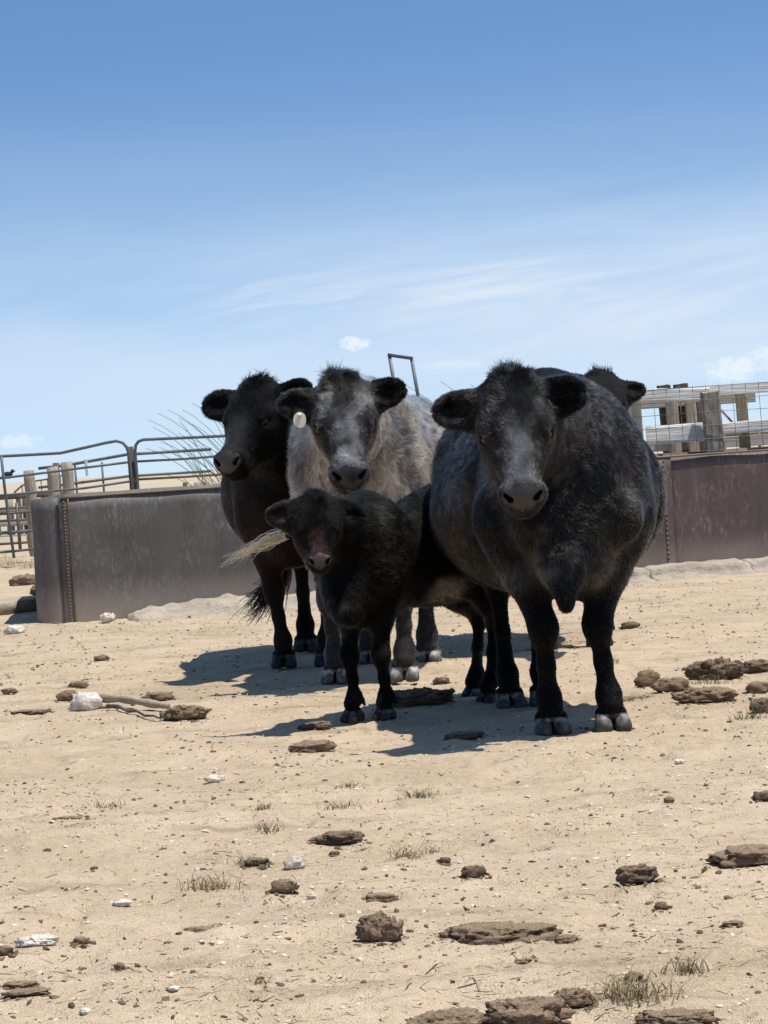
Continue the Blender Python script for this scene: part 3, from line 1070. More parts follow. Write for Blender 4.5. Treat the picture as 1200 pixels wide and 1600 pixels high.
# ---- large black cow standing in front
def cow_front():
    fr, fl = G(862, 1148), G(956, 1142)                      # its right and left fore feet
    hr, hl = G(797, 1107), G(850, 1103)
    c = Cow(mid(fr, fl), mid(hr, hl), 1.0)
    c.trunk(w=0.425, zc=0.885, hz=0.362, hips=1.185, withers=1.255, chest_w=0.238, brisket=0.56, lean=0.045)
    for y in (-1, 1):                                         # shoulder blades and points of the shoulder
        c.sd.ell((c.fx - 0.02, y * 0.235, 0.90), (0.15, 0.075, 0.24), k=0.035)
        c.sd.ell((c.fx + 0.16, y * 0.165, 0.80), (0.09, 0.075, 0.10), k=0.045)
        c.sd.ell((c.fx - 0.24, y * 0.385, 0.78), (0.035, 0.10, 0.28), k=0.06, op='s')
    R, Lf = c.loc_pt(fr), c.loc_pt(fl)
    c.leg(R, -1, top=(c.fx - 0.02, -0.235, 0.80), knee=(c.fx + 0.02, (R[1] - 0.235) / 2 + 0.045, 0.40), thick=0.97)
    c.leg(Lf, 1, top=(c.fx - 0.02, 0.185, 0.78), knee=(c.fx + 0.02, 0.075, 0.40), thick=0.97)
    c.leg(c.loc_pt(hr), -1, True, thick=0.92)
    c.leg(c.loc_pt(hl), 1, True, thick=0.92)
    poll = W(799, 600, 9.05)
    c.head(poll, (0.012, -0.50, -0.87), roll=RAD(-4.5), H=0.935, ears=((-0.06, 0.05), (-0.20, 0.55)), earL=1.06, throat=0.90)
    # brisket fold hanging between the fore legs
    tip = c.loc_pt(W(884, 945, 9.28))
    c.sd.cone(c.loc_pt(W(850, 800, 9.30)), c.loc_pt(W(880, 890, 9.27)), 0.10, 0.070, 0.09)
    c.sd.cone(c.loc_pt(W(880, 885, 9.25)), c.loc_pt(W(885, 946, 9.20)), 0.080, 0.030, 0.04)

    def body(P):
        n = fbm(P * 4, 3)
        fine = perlin(P * 36) + 0.6 * perlin(P * np.array([70, 70, 30]))
        t = smooth(-0.1, 0.9, 0.50 * n + 0.55 * fine + 0.30 * smooth(0.8, 1.15, P[:, 2]))  # flecked coat; sunlit upper body painted in as a paler tone with height
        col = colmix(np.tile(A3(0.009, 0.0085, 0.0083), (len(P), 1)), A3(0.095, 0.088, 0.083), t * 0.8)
        # greyer chest and shoulder, browner lower side
        ch = smooth(0.25, 0.55, P[:, 0]) * smooth(0.45, 0.55, P[:, 2]) * smooth(1.1, 0.8, P[:, 2])
        col = colmix(col, A3(0.10, 0.093, 0.086), ch * 0.4 * smooth(-0.1, 0.45, n))
        br = smooth(-0.05, 0.45, perlin(P * 3.1 + 8)) * smooth(0.5, 0.75, P[:, 2]) * smooth(1.15, 0.9, P[:, 2])
        col = colmix(col, A3(0.080, 0.058, 0.045), br * 0.5)
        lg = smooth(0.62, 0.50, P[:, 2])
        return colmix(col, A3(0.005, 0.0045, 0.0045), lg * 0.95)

    def head(P, hc):
        n = fbm(P * 9, 2)
        hc = hc + 0.030 * np.stack([perlin(P * 17 + o) + 0.6 * perlin(P * 45 + o) for o in (1, 9, 20)], -1)
        col = np.tile(A3(0.020, 0.019, 0.019), (len(P), 1))
        fc = smooth(0.085, 0.01, np.abs(hc[:, 1])) * smooth(0.12, 0.26, hc[:, 0]) * smooth(0.47, 0.40, hc[:, 0]) * smooth(-0.10, -0.04, hc[:, 2])
        col = colmix(col, A3(0.21, 0.21, 0.22), fc * (0.7 + 0.8 * n).clip(0, 1))
        br = smooth(0.035, 0.012, np.abs(np.abs(hc[:, 1]) - 0.085)) * smooth(0.05, 0.10, hc[:, 0]) * smooth(0.17, 0.13, hc[:, 0])
        return colmix(col, A3(0.12, 0.115, 0.112), br * 0.35)
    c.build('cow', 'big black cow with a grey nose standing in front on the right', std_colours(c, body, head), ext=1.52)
    fur(c, 230000, body, head, lambda P: np.full(len(P), 0.014) + 0.010 * smooth(-0.1, 0.5, perlin(P * 4)), 11, rad=0.0009, tuft=0.034, clump=1.0, mottle=0.6, mat='gloss')
    return c


# ---- pale grey cow in the middle
def cow_grey():
    fr, fl = G(526, 1067), G(634, 1064)
    hr, hl = G(578, 1036), G(669, 1037)
    c = Cow(mid(fr, fl), mid(hr, hl), 1.06)
    c.trunk(w=0.40, zc=0.985, hz=0.40, hips=1.36, withers=1.36, chest_w=0.28, brisket=0.60, lean=0.03)
    R, Lf = c.loc_pt(fr), c.loc_pt(fl)
    c.leg(R, -1, thick=0.93)
    c.leg(Lf, 1, thick=0.97)
    c.leg(c.loc_pt(hr), -1, True)
    c.leg(c.loc_pt(hl), 1, True, thick=1.05)
    poll = W(534, 600, 11.75)
    c.head(poll, (0.030, -0.56, -0.82), roll=RAD(-1), H=1.03, ears=((0.00, 0.05), (0.10, 0.28)), earL=0.98)
    c.dewlap(c.loc_pt(W(540, 760, 11.95)), c.loc_pt(W(556, 830, 11.98)), c.loc_pt(W(575, 900, 12.1)), r=0.045, k=0.10)

    def body(P):
        n = fbm(P * 6, 3)
        fine = perlin(P * 30)
        t = smooth(-0.45, 0.5, n + 0.45 * fine)
        col = colmix(np.tile(A3(0.118, 0.102, 0.090), (len(P), 1)), A3(0.55, 0.490, 0.410), t)
        big = smooth(-0.15, 0.45, fbm(P * 2.2 + 3, 2))
        col = colmix(col, A3(0.16, 0.135, 0.115), big * 0.55)
        nk = smooth(0.25, 0.55, P[:, 0]) * smooth(-0.2, 0.3, perlin(P * 3.3 + 4))
        col = colmix(col, A3(0.105, 0.092, 0.082), nk * 0.75)  # shade on neck and chest painted into the coat as broken dark patches
        lg = smooth(0.68, 0.46, P[:, 2])
        return colmix(col, A3(0.042, 0.038, 0.037), lg * 0.94)

    def head(P, hc):
        n = fbm(P * 9, 2)
        hc0 = hc
        hc = hc + 0.030 * np.stack([perlin(P * 17 + o) + 0.6 * perlin(P * 45 + o) for o in (1, 9, 20)], -1)
        col = np.tile(A3(0.042, 0.040, 0.042), (len(P), 1))
        fc = smooth(0.085, 0.02, np.abs(hc[:, 1])) * smooth(0.12, 0.20, hc[:, 0]) * smooth(0.47, 0.38, hc[:, 0]) * smooth(-0.12, -0.05, hc[:, 2])
        col = colmix(col, A3(0.25, 0.25, 0.26), fc * (0.7 + 0.8 * n).clip(0, 1))
        bw = smooth(0.05, 0.02, np.abs(np.abs(hc[:, 1]) - 0.08)) * smooth(0.04, 0.09, hc[:, 0]) * smooth(0.19, 0.14, hc[:, 0])
        col = colmix(col, A3(0.22, 0.215, 0.21), bw * 0.7)
        pl = smooth(0.09, 0.02, hc[:, 0]) * smooth(0.13, 0.09, np.abs(hc[:, 1]))
        col = colmix(col, A3(0.070, 0.060, 0.052), pl)
        er = smooth(0.12, 0.15, np.abs(hc0[:, 1]))
        col = colmix(col, A3(0.025, 0.023, 0.022), er)
        th = smooth(-0.12, -0.2, hc[:, 2]) * smooth(0.4, 0.25, hc[:, 0])
        return colmix(col, A3(0.30, 0.26, 0.22), th * 0.7)
    c.build('cow', 'pale grey cow with dark poll and black ears in the middle, tag in one ear', std_colours(c, body, head, hoof=A3(0.30, 0.28, 0.25), muzzle=A3(0.020, 0.018, 0.018)), ext=1.62)
    fur(c, 150000, body, head, lambda P: np.full(len(P), 0.036), 12, lift_body=0.32, rad=0.0013, tuft=0.042, clump=1.6, leg_len=0.010, mottle=0.75)
    # ear tag hanging from its right ear
    ce, E, el = c.ears[0]
    p = ce + E[0] * el * 0.25 + np.array([0.03, 0.030, -0.075])
    ring = [(0.004, 0.030 * math.cos(a), 0.037 * math.sin(a)) for a in np.linspace(0, 2 * math.pi, 20, endpoint=False)]
    pts = [np.array(q) + p for q in ring] + [np.array((-0.004, q[1], q[2])) + p for q in ring]
    fs = [tuple(range(20)), tuple(range(39, 19, -1))] + [(i, i + 20, (i + 1) % 20 + 20, (i + 1) % 20) for i in range(20)]
    t = mesh_obj('ear_tag', pts, fs, M['tagm'], c.o, False)
    sv, sf = sphere(0.010)
    mesh_obj('tag_button', sv + p + np.array([0.006, 0, 0.022]), sf, M['tagm'], t)
    return c


# ---- black cow on the left, head turned aside
def cow_left():
    fr, fl = G(445, 1043), G(512, 1040)
    ax = mid(fr, fl)
    rear = ax + np.array([0.03, 1.12, 0])
    c = Cow(ax, rear, 1.06)
    c.trunk(w=0.38, zc=0.95, hz=0.37, hips=1.34, withers=1.36, chest_w=0.27, brisket=0.62, lean=-0.04)
    c.leg(c.loc_pt(fr), -1, thick=0.92)
    c.leg(c.loc_pt(fl), 1, thick=0.92)
    c.leg((c.rx, -0.06), -1, True)
    c.leg((c.rx + 0.05, 0.22), 1, True)
    poll = W(396, 604, 12.85)
    c.head(poll, (-0.34, -0.60, -0.75), roll=RAD(-2), H=1.0, ears=((-0.02, 0.12), (0.12, 0.15)), earL=1.18)
    c.sd.ell((c.fx + 0.10, -0.03, 0.80), (0.15, 0.15, 0.24), k=0.14)
    tl = [(c.rx - 0.30, 0, 1.20), (c.rx - 0.40, -0.02, 1.0), (c.rx - 0.40, -0.06, 0.75), (c.rx - 0.36, -0.16, 0.56)]
    c.tail(tl)

    def body(P):
        n = fbm(P * 4, 3)
        col = colmix(np.tile(A3(0.006, 0.0055, 0.0055), (len(P), 1)), A3(0.020, 0.015, 0.0135), smooth(-0.2, 0.6, n))
        sh = smooth(0.3, 0.5, P[:, 0]) * smooth(0.95, 0.8, P[:, 2])
        return colmix(col, A3(0.040, 0.024, 0.019), sh * 0.5)

    def head(P, hc):
        col = np.tile(A3(0.009, 0.0085, 0.0085), (len(P), 1))
        fc = smooth(0.09, 0.02, np.abs(hc[:, 1])) * smooth(0.15, 0.25, hc[:, 0]) * smooth(-0.09, -0.04, hc[:, 2])
        return colmix(col, A3(0.05, 0.05, 0.054), fc * 0.7)
    c.build('cow', 'black cow at the left of the group with its head turned to the left', std_colours(c, body, head, muzzle=A3(0.040, 0.031, 0.028), hoof=A3(0.06, 0.055, 0.05)), ext=1.62)
    fur(c, 100000, body, head, lambda P: np.full(len(P), 0.012), 13, rad=0.0010, tuft=0.034, clump=0.7, mottle=0.6)
    # tail switch blown to the left under the belly
    r = np.random.default_rng(5)
    k = 420
    b = np.array(tl[-1]) + r.normal(size=(k, 3)) * 0.014
    end = b + np.array([0.03, -0.20, -0.34]) * (0.5 + 0.6 * r.random((k, 1))) + r.normal(size=(k, 3)) * np.array([0.03, 0.045, 0.03])
    mids = (b + end) / 2 + np.array([0, 0.05, -0.03]) + r.normal(size=(k, 3)) * 0.015
    t = np.linspace(0, 1, 11)[None, :, None]
    pts = (1 - t) ** 2 * b[:, None] + 2 * t * (1 - t) * mids[:, None] + t * t * end[:, None]
    wv = r.random((k, 1)) * 0.8 + (np.arange(k)[:, None] % 7)
    pts[..., 1] += 0.016 * t[..., 0] * np.sin(7.0 * t[..., 0] + wv)
    pts[..., 2] += 0.014 * t[..., 0] * np.sin(9.0 * t[..., 0] + wv * 1.7)
    hair_obj('tail_switch', c.o, pts, np.tile(np.linspace(0.0026, 0.0010, 11), (k, 1)), np.tile(A3(0.0006, 0.0005, 0.0005), (k, 1)), M['hair'])
    return c


# ---- black calf between the cows
def calf():
    fr, fl = G(553, 1127), G(603, 1125)
    hr, hl = G(742, 1091), G(765, 1100)
    c = Cow(mid(fr, fl), mid(hr, hl), 0.70)
    c.trunk(w=0.155, zc=0.655, hz=0.165, hips=0.985, withers=0.765, chest_w=0.120, brisket=0.42, bx=-0.06)
    c.sd.ell((c.rx + 0.14, 0, 0.755), (0.34, 0.150, 0.185), k=0.08)
    c.leg(c.loc_pt(fr), -1, thick=0.86, top=(c.fx - 0.03, -0.085, 0.60))
    c.leg(c.loc_pt(fl), 1, thick=0.86, top=(c.fx - 0.03, 0.085, 0.60))
    c.leg(c.loc_pt(hr), -1, True, thick=0.95)
    c.leg(c.loc_pt(hl), 1, True, thick=0.95)
    poll = W(493, 786, 10.02)
    c.head(poll, (0.030, -0.60, -0.78), roll=RAD(2), H=0.565, ears=((-0.05, 0.1), (-0.10, -0.1)), earL=1.26, wide=1.02, jaw=0.80,
           throat=0.50, neck=(c.fx - 0.03, 0, 0.75))
    c.sd.cone((c.fx + 0.05, 0, 0.66), c.loc_pt(W(545, 955, 10.25)), 0.10, 0.06, 0.08)
    c.tail([(c.rx - 0.20, 0, 0.90), (c.rx - 0.25, 0, 0.75), (c.rx - 0.25, -0.02, 0.50)], 0.022, 0.012)

    def body(P):
        n = fbm(P * 7, 3)
        col = colmix(np.tile(A3(0.005, 0.0045, 0.0045), (len(P), 1)), A3(0.026, 0.023, 0.021), smooth(-0.1, 0.7, n))
        bl = smooth(0.58, 0.53, P[:, 2]) * smooth(0.15, 0.05, np.abs(P[:, 0] + 0.02)) * smooth(0.45, 0.50, P[:, 2])
        col = colmix(col, A3(0.30, 0.25, 0.20), bl * 0.8)
        ch = smooth(0.07, 0.02, np.linalg.norm((P - c.loc_pt(W(530, 945, 10.15))) * np.array([1, 1, 0.9]), axis=1))
        return colmix(col, A3(0.16, 0.155, 0.145), ch * 0.6)

    def head(P, hc):
        col = np.tile(A3(0.008, 0.007, 0.007), (len(P), 1))
        fc = smooth(0.075, 0.02, np.abs(hc[:, 1])) * smooth(0.20, 0.30, hc[:, 0]) * smooth(-0.11, -0.05, hc[:, 2])
        col = colmix(col, A3(0.060, 0.034, 0.027), fc * 0.75)
        er = smooth(0.14, 0.2, -hc[:, 1])
        return colmix(col, A3(0.045, 0.030, 0.026), er * 0.7)
    c.build('calf', 'small black calf standing between the grey cow and the big black cow', std_colours(c, body, head, muzzle=A3(0.050, 0.038, 0.035), hoof=A3(0.09, 0.085, 0.08)), h=0.011, hf=0.0045, ext=1.05)
    c.o['category'] = 'calf'
    fur(c, 130000, body, head, lambda P: np.full(len(P), 0.019), 14, lift_body=0.28, rad=0.0009, tuft=0.020, clump=1.1, leg_len=0.007, head_len=0.018, mottle=0.8)
    # pale blown tuft beside its cheek
    r = np.random.default_rng(9)
    k = 80
    b = c.loc_pt(W(441, 838, 10.03)) + r.normal(size=(k, 3)) * np.array([0.008, 0.012, 0.013])
    tip = c.loc_pt(W(350, 880, 10.03))
    ln = 0.35 + 0.7 * r.random((k, 1)) ** 0.8
    end = b + (tip - b) * ln + r.normal(size=(k, 3)) * np.array([0.008, 0.010, 0.011])
    mids = (b + end) / 2 + np.array([0, 0, 0.016]) + r.normal(size=(k, 3)) * 0.016
    t = np.linspace(0, 1, 11)[None, :, None]
    pts = (1 - t) ** 2 * b[:, None] + 2 * t * (1 - t) * mids[:, None] + t * t * end[:, None]
    wv = r.random((k, 1)) * 0.7 + (np.arange(k)[:, None] % 6) * 1.05
    pts[..., 2] += 0.010 * t[..., 0] * np.sin(8.0 * t[..., 0] + wv)
    pts[..., 0] += 0.008 * t[..., 0] * np.sin(6.0 * t[..., 0] + wv * 1.6)
    hair_obj('hair_tuft', c.o, pts, np.tile(np.linspace(0.0013, 0.0005, 11), (k, 1)), np.clip(np.tile(A3(0.15, 0.105, 0.050), (k, 1)) * np.exp(r.normal(size=(k, 1)) * 0.35), 0, 0.9), M['hair'])
    return c


# ---- black cow half hidden at the back
def cow_back():
    ax = W(880, 900, 13.6)
    c = Cow((ax[0] - 0.02, 13.6), (ax[0] - 0.07, 14.75), 1.04)
    c.trunk(w=0.34, zc=1.0, hz=0.36, hips=1.36, withers=1.41, chest_w=0.24, brisket=0.66)
    ft = lambda px, Y: c.loc_pt((W(px, 985, Y)[0], Y, 0))[:2]
    c.leg(ft(848, 13.6), -1)
    c.leg(ft(934, 13.6), 1)
    c.leg(ft(846, 14.7), -1, True)
    c.leg(ft(940, 14.7), 1, True)
    poll = W(938, 591, 13.0)
    c.head(poll, (-0.10, -0.75, -0.62), roll=RAD(3), H=0.86, ears=((0.10, 0.0), (0.02, 0.1)), earL=0.86)

    def body(P):
        n = fbm(P * 5, 2)
        return colmix(np.tile(A3(0.018, 0.017, 0.017), (len(P), 1)), A3(0.035, 0.033, 0.032), smooth(-0.3, 0.5, n))

    def head(P, hc):
        return np.tile(A3(0.020, 0.019, 0.019), (len(P), 1))
    c.build('cow', 'black cow mostly hidden behind the big black cow, only head and back showing', std_colours(c, body, head, hoof=A3(0.04, 0.038, 0.035)), h=0.016, hf=0.007, ext=1.55)
    fur(c, 40000, body, head, lambda P: np.full(len(P), 0.020), 15, rad=0.0014, tuft=0.05)
    return c


cow_front()
cow_grey()
cow_left()
calf()
cow_back()
# ------------------------------------------------------------------ the stock tank
def build_tank():
    root = empty('stock_tank', (0, 0, 0))
    tag(root, 'long low rusty steel stock tank behind the cattle', 'tank')
    pA, pB = G(106, 972), G(1200, 889)
    d = unit((pB - pA) * np.array([1, 1, 0]))
    nrm = np.array([-d[1], d[0], 0])                          # away from the camera
    T = 0.012
    r = 0.20

    def corner(n=10):
        c = pA + nrm * r
        return [c - nrm * r * math.cos(a) - d * r * math.sin(a) for a in np.linspace(0, math.pi / 2, n)]
    pEnd = pA + d * 11.0
    depth = 5.2
    cl = corner()
    left_back = cl[-1] + np.array([-0.42, 5.0, 0])
    seam2 = G(1006, 897)
    seam2 = pA + d * ((seam2 - pA) @ d)

    def top(p):
        return 0.925 + 0.030 * np.clip(((p - pA) @ d) / 5.5, 0, 1.6)

    def sheet(path, name, off=0.0, wob=0.010, seed=0):
        """one steel sheet: a thin shell along a ground path, slightly dented"""
        path = np.array(path)
        seg = np.linalg.norm(np.diff(path, axis=0), axis=1)
        cum = np.concatenate([[0], np.cumsum(seg)])
        n = max(3, int(cum[-1] / 0.10))
        tt = np.linspace(0, cum[-1], n)
        pp = np.stack([np.interp(tt, cum, path[:, k]) for k in range(3)], -1)
        tn = np.gradient(pp, axis=0)
        tn /= np.linalg.norm(tn, axis=1)[:, None]
        out = np.stack([tn[:, 1], -tn[:, 0], tn[:, 2] * 0], -1)
        zs = np.linspace(-0.12, 1, 12)
        outer, inner = [], []
        for i in range(n):
            tz = top(pp[i])
            for z in zs:
                q = pp[i] + out[i] * off
                dent = wob * perlin(np.array([[q[0] * 1.6 + seed, q[1] * 1.6, z * 2.1]]))[0]
                zz = z * tz if z > 0 else z
                if z == 1: zz += 0.006 * perlin(np.array([[q[0] * 2.3, q[1], 4.0 + seed]]))[0]
                a = q + out[i] * dent
                outer.append((a[0], a[1], zz))
                b = a - out[i] * T
                inner.append((b[0], b[1], zz))
        m = len(zs)
        N = n * m
        v = outer + inner
        f = []
        for i in range(n - 1):
            for j in range(m - 1):
                a = i * m + j
                f.append((a, a + m, a + m + 1, a + 1))
                f.append((N + a, N + a + 1, N + a + m + 1, N + a + m))
            a = i * m + m - 1
            f.append((a, a + m, N + a + m, N + a))
        for i, fl in ((0, 1), (n - 1, 0)):
            for j in range(m - 1):
                a = i * m + j
                q = (a, a + 1, N + a + 1, N + a)
                f.append(q if fl else q[::-1])
        return mesh_obj(name, v, f, M['steel'], root)
    # corner sheet, front sheets (lapped at the seams), end and back
    o1 = sheet([left_back] + cl[::-1] + [pA + d * 0.03], 'steel_sheet', 0.0, 0.004, 1)
    o2 = sheet([pA - d * 0.02, seam2 + d * 0.03], 'steel_sheet', 0.014, 0.010, 5)
    o3 = sheet([seam2 - d * 0.02, pEnd], 'steel_sheet', 0.0, 0.010, 9)
    o4 = sheet([pEnd + d * 0.0, pEnd + nrm * depth, left_back], 'steel_sheet', -0.014, 0.004, 13)

    # rivets down both seams
    def rivets(base, off, n, rr, side):
        mb = MB()
        v, f = sphere(rr, 8, 6)
        for k in range(n):
            z = 0.03 + (top(base) - 0.06) * k / (n - 1)
            p = base - nrm * off + np.array([0, 0, z]) + d * side
            mb.poly(v + p, f)
        tag(mb.build('rivet', M['rustpipe'], root), kind='stuff')
    rivets(pA, 0.022, 34, 0.010, 0.022)
    rivets(seam2, 0.012, 24, 0.013, -0.035)
    # vertical weld bead beside the left seam
    MB().tube([pA - nrm * 0.020 + d * 0.055 + np.array([0, 0, z]) for z in np.linspace(-0.05, 0.92, 12)], 0.006, 6).build('weld_bead', M['rustpipe'], root)
    # rolled rim
    rim = [p + np.array([0, 0, top(p) + 0.002]) - nrm * 0.016 for p in [pA + d * t for t in np.linspace(0.0, 10.9, 60)]]
    MB().tube(rim, 0.009, 6).build('rim', M['rustpipe'], root)
    # water inside
    w0 = 0.72
    q = [cl[-1] + d * 0.1 + nrm * 0.1, pEnd - d * 0.1 + nrm * 0.2, pEnd - d * 0.1 + nrm * (depth - 0.15), left_back + d * 0.1 - nrm * 0.15]
    tag(MB().poly([(p[0], p[1], w0) for p in q], [(0, 1, 2, 3)]).build('water', M['water']), kind='structure')
    return pA, d, nrm, seam2


TANK = build_tank()


def build_kerb():
    pA, d, nrm, seam2 = TANK
    root = empty('concrete_kerb')
    tag(root, 'broken pale concrete kerb along the foot of the tank', 'kerb')

    def at(px, py):
        return float((G(px, py) - pA) @ d)

    def block(t0, t1, prof, seed, rag=0.02, rise=1.0):
        """profile in (distance in front of the wall, height), swept along the wall with worn edges"""
        n = max(8, int((t1 - t0) / 0.022))
        v = []
        m = len(prof)
        for i in range(n + 1):
            t = t0 + (t1 - t0) * i / n
            e = min(1.0, 0.80 + min(i, n - i) * 0.06) * (rise + (1 - rise) * min(1, 1.25 * i / n))
            e *= 1 + 0.22 * perlin(np.array([[t * 2.2, seed, 0.3]]))[0] - 0.3 * float(smooth(0.35, 0.6, perlin(np.array([[t * 4.1, seed + 5, 0.9]]))[0]))
            for (o, z) in prof:
                p = pA + d * t - nrm * (o * (0.75 + 0.25 * e) + 0.03)
                q = np.array([[p[0] * 7, p[1] * 7 + o * 9, z * 12 + seed]])
                p = p - nrm * rag * 1.3 * fbm(q, 4)[0]
                v.append((p[0], p[1], z * (e if z > 0 else 1) + rag * fbm(q * 1.3 + 7, 3)[0] * (1 if z > 0 else 0)))
        f = []
        for i in range(n):
            for k in range(m - 1):
                a = i * m + k
                f.append((a, a + 1, a + m + 1, a + m))
        f.append(tuple(range(m))[::-1])
        f.append(tuple(n * m + k for k in range(m)))
        mesh_obj('kerb_block', v, f, M['concrete'], root)
    wide = [(0.0, -0.1), (0.0, 0.125), (0.10, 0.13), (0.2, 0.13), (0.30, 0.128), (0.385, 0.122), (0.40, 0.112), (0.42, 0.085), (0.45, 0.055), (0.48, 0.02), (0.62, 0.0), (0.7, -0.12)]
    low = [(0.0, -0.1), (0.0, 0.085), (0.10, 0.095), (0.2, 0.095), (0.34, 0.09), (0.36, 0.08), (0.39, 0.05), (0.42, 0.02), (0.55, 0.0), (0.62, -0.12)]
    thin = [(0.0, -0.1), (0.0, 0.10), (0.10, 0.105), (0.20, 0.102), (0.245, 0.098), (0.26, 0.088), (0.268, 0.05), (0.275, 0.02), (0.40, 0.0), (0.5, -0.12)]
    block(at(205, 967), at(362, 950), wide, 3, 0.024, 0.30)
    block(at(368, 950), at(530, 938), low, 8)
    block(at(534, 938), at(760, 925), low, 12)
    block(at(764, 920), at(1004, 905), thin, 17, 0.016)
    block(at(1008, 905), at(1188, 895), thin, 23, 0.016)
    block(at(1192, 895), at(1192, 895) + 2.6, thin, 29, 0.016)


build_kerb()


# ------------------------------------------------------------------ pens and gates behind
def pw(pts, Y):
    return np.array([W(x, y, Y) for x, y in pts])


def bend(pts, n=5):
    """round the corners of a pixel path a little"""
    return pts


def gates():
    Y = 33.0
    g = empty('pipe_gate', W(100, 866, Y) * np.array([1, 1, 0]))
    tag(g, 'sagging steel pipe gate left of the tank, its top bar bent', 'gate')

    def part(name, pts, r, Yy=Y, root=g, mat='pipe'):
        return MB().tube(pw(pts, Yy), r, 8).build(name, M[mat], root)
    part('frame', [(-60, 716), (-20, 714), (0, 713), (40, 711), (94, 708), (130, 700), (165, 692), (182, 689), (192, 692), (198, 699), (201, 708), (205, 740), (212, 800)], 0.021)
    part('rail', [(-60, 752), (5, 747), (60, 740), (130, 731), (202, 722)], 0.017)
    part('rail', [(-60, 780), (5, 774), (60, 769), (130, 763), (204, 752)], 0.017)
    part('rail', [(-60, 808), (8, 803), (80, 796), (206, 784)], 0.017)
    part('rail', [(-60, 838), (11, 833), (80, 826), (208, 812)], 0.017)
    part('rail', [(-60, 868), (14, 862), (80, 855), (210, 842)], 0.017)
    part('upright', [(2, 713), (7, 760), (14, 815), (22, 872)], 0.019, Y - 0.04)

    g2 = empty('pipe_gate', W(420, 850, Y) * np.array([1, 1, 0]))
    tag(g2, 'straight steel pipe gate with rounded corner, beyond the black cow on the left', 'gate')
    part('frame', [(222, 830), (217, 780), (213, 730), (211, 706), (212, 696), (216, 690), (224, 687), (290, 684), (355, 681), (470, 675), (640, 666)], 0.021, Y, g2)
    part('rail', [(215, 721), (290, 717), (360, 711), (640, 696)], 0.017, Y, g2)
    part('rail', [(217, 749), (290, 745), (350, 741), (640, 726)], 0.017, Y, g2, 'rustpipe')
    part('rail', [(219, 778), (640, 755)], 0.017, Y, g2)
    # hinge posts between the two gates
    p = MB().beam(W(203, 698, Y + 0.1), W(217, 868, Y + 0.1), 0.085, 0.085, 4, 0.02, 2, up=(0, 1, 0)).build('gate_post', M['darkpost'])
    tag(p, 'dark square post where the two pipe gates meet', 'post')
    p = MB().tube(pw([(208, 699), (222, 865)], Y + 0.25), 0.028, 8).build('gate_post', M['white'])
    tag(p, 'slim white pole standing between the two pipe gates', 'post')

    # round timber posts by the gate
    def post(px, y0, y1, Yy, w, mat, label, seed, lean=9.0):
        mb = MB()
        a, b = W(px + (y1 - y0) * 0.075, y1, Yy), W(px, y0, Yy)
        n = 9
        rg = np.random.default_rng(seed)
        pts = [a + (b - a) * i / n + rg.normal(size=3) * 0.006 for i in range(n + 1)]
        mb.tube(pts, [w / 2 * (1.08 - 0.10 * i / n) * (1 + 0.04 * rg.normal()) for i in range(n + 1)], 12)
        tag(mb.build('timber_post', M[mat], shade=True), label, 'post')
    post(45, 736, 868, 34.2, 0.155, 'post', 'short weathered timber post under the small dark bird', 3)
    post(50 + 32, 729, 870, 35.0, 0.16, 'post', 'dark topped timber post, second from the left behind the sagging gate', 4)
    post(76 + 28, 722, 868, 35.4, 0.17, 'post', 'tallest pale timber post behind the sagging gate', 5)
    post(88, 724, 868, 36.4, 0.10, 'darkpost', 'narrow dark post pressed against the tallest pale post', 6)
    # pipe panel farther back
    Yb = 46.0
    g3 = empty('pipe_fence', W(150, 815, Yb) * np.array([1, 1, 0]))
    tag(g3, 'dark pipe panel in the pens, seen through the sagging gate', 'fence panel')
    part('rail', [(60, 732), (104, 727), (199, 710), (330, 702)], 0.030, Yb, g3)
    part('rail', [(60, 762), (104, 757), (201, 744), (330, 736)], 0.026, Yb, g3)
    part('rail', [(60, 790), (104, 786), (203, 775), (330, 764)], 0.026, Yb, g3)
    for x in (75, 117, 159, 201):
        part('upright', [(x, 729 - (x - 104) * 0.12), (x + 7, 812)], 0.020, Yb, g3)
    # white rag on the panel
    v, f = [], []
    for i in range(9):
        for j in range(4):
            q = W(131 + j * 1.6 + 0.4 * math.sin(i * 0.9) + i * 0.35, 718 + i * 3.2, Yb - 0.06) + np.array([0, 0.02 * math.sin(j * 2 + i), 0])
            v.append(q)
    for i in range(8):
        for j in range(3):
            a = i * 4 + j
            f.append((a, a + 1, a + 5, a + 4))
    o = mesh_obj('plastic_strip', v, f, M['white'])
    tag(o, 'white plastic strip tied to the far pipe panel', 'strip')
    # old board pens in the distance at the left
    Yc = 52.0
    fb = empty('board_fence', W(20, 830, Yc) * np.array([1, 1, 0]))
    tag(fb, 'old grey board fence far behind the sagging gate', 'fence')
    for k, (y, mt) in enumerate(((776, 'darkpost'), (797, 'post'), (818, 'greyrail'), (838, 'greyrail'))):
        MB().beam(W(-50, y + 5, Yc), W(110, y - 5, Yc), 0.05, 0.085, 6, 0.06, k + 1, up=(0, 0, 1)).build('rail', M[mt], fb)
    for k, x in enumerate((-25, 28, 68, 100)):
        MB().beam(W(x, 772, Yc + 0.08), W(x + 6, 852, Yc + 0.08), 0.10, 0.10, 4, 0.06, k + 9, up=(0, 1, 0)).build('post', M['greyrail'], fb)
    for k, x in enumerate((-40, -8, 14, 40, 54, 84)):
        MB().beam(W(x, 778, Yc + 0.2), W(x + 5, 850, Yc + 0.2), 0.14, 0.03, 4, 0.08, k + 30, up=(0, 1, 0)).build('board', M['darkpost' if k % 2 else 'greyrail'], fb)
    pf = empty('pipe_fence', W(20, 850, 41) * np.array([1, 1, 0]))
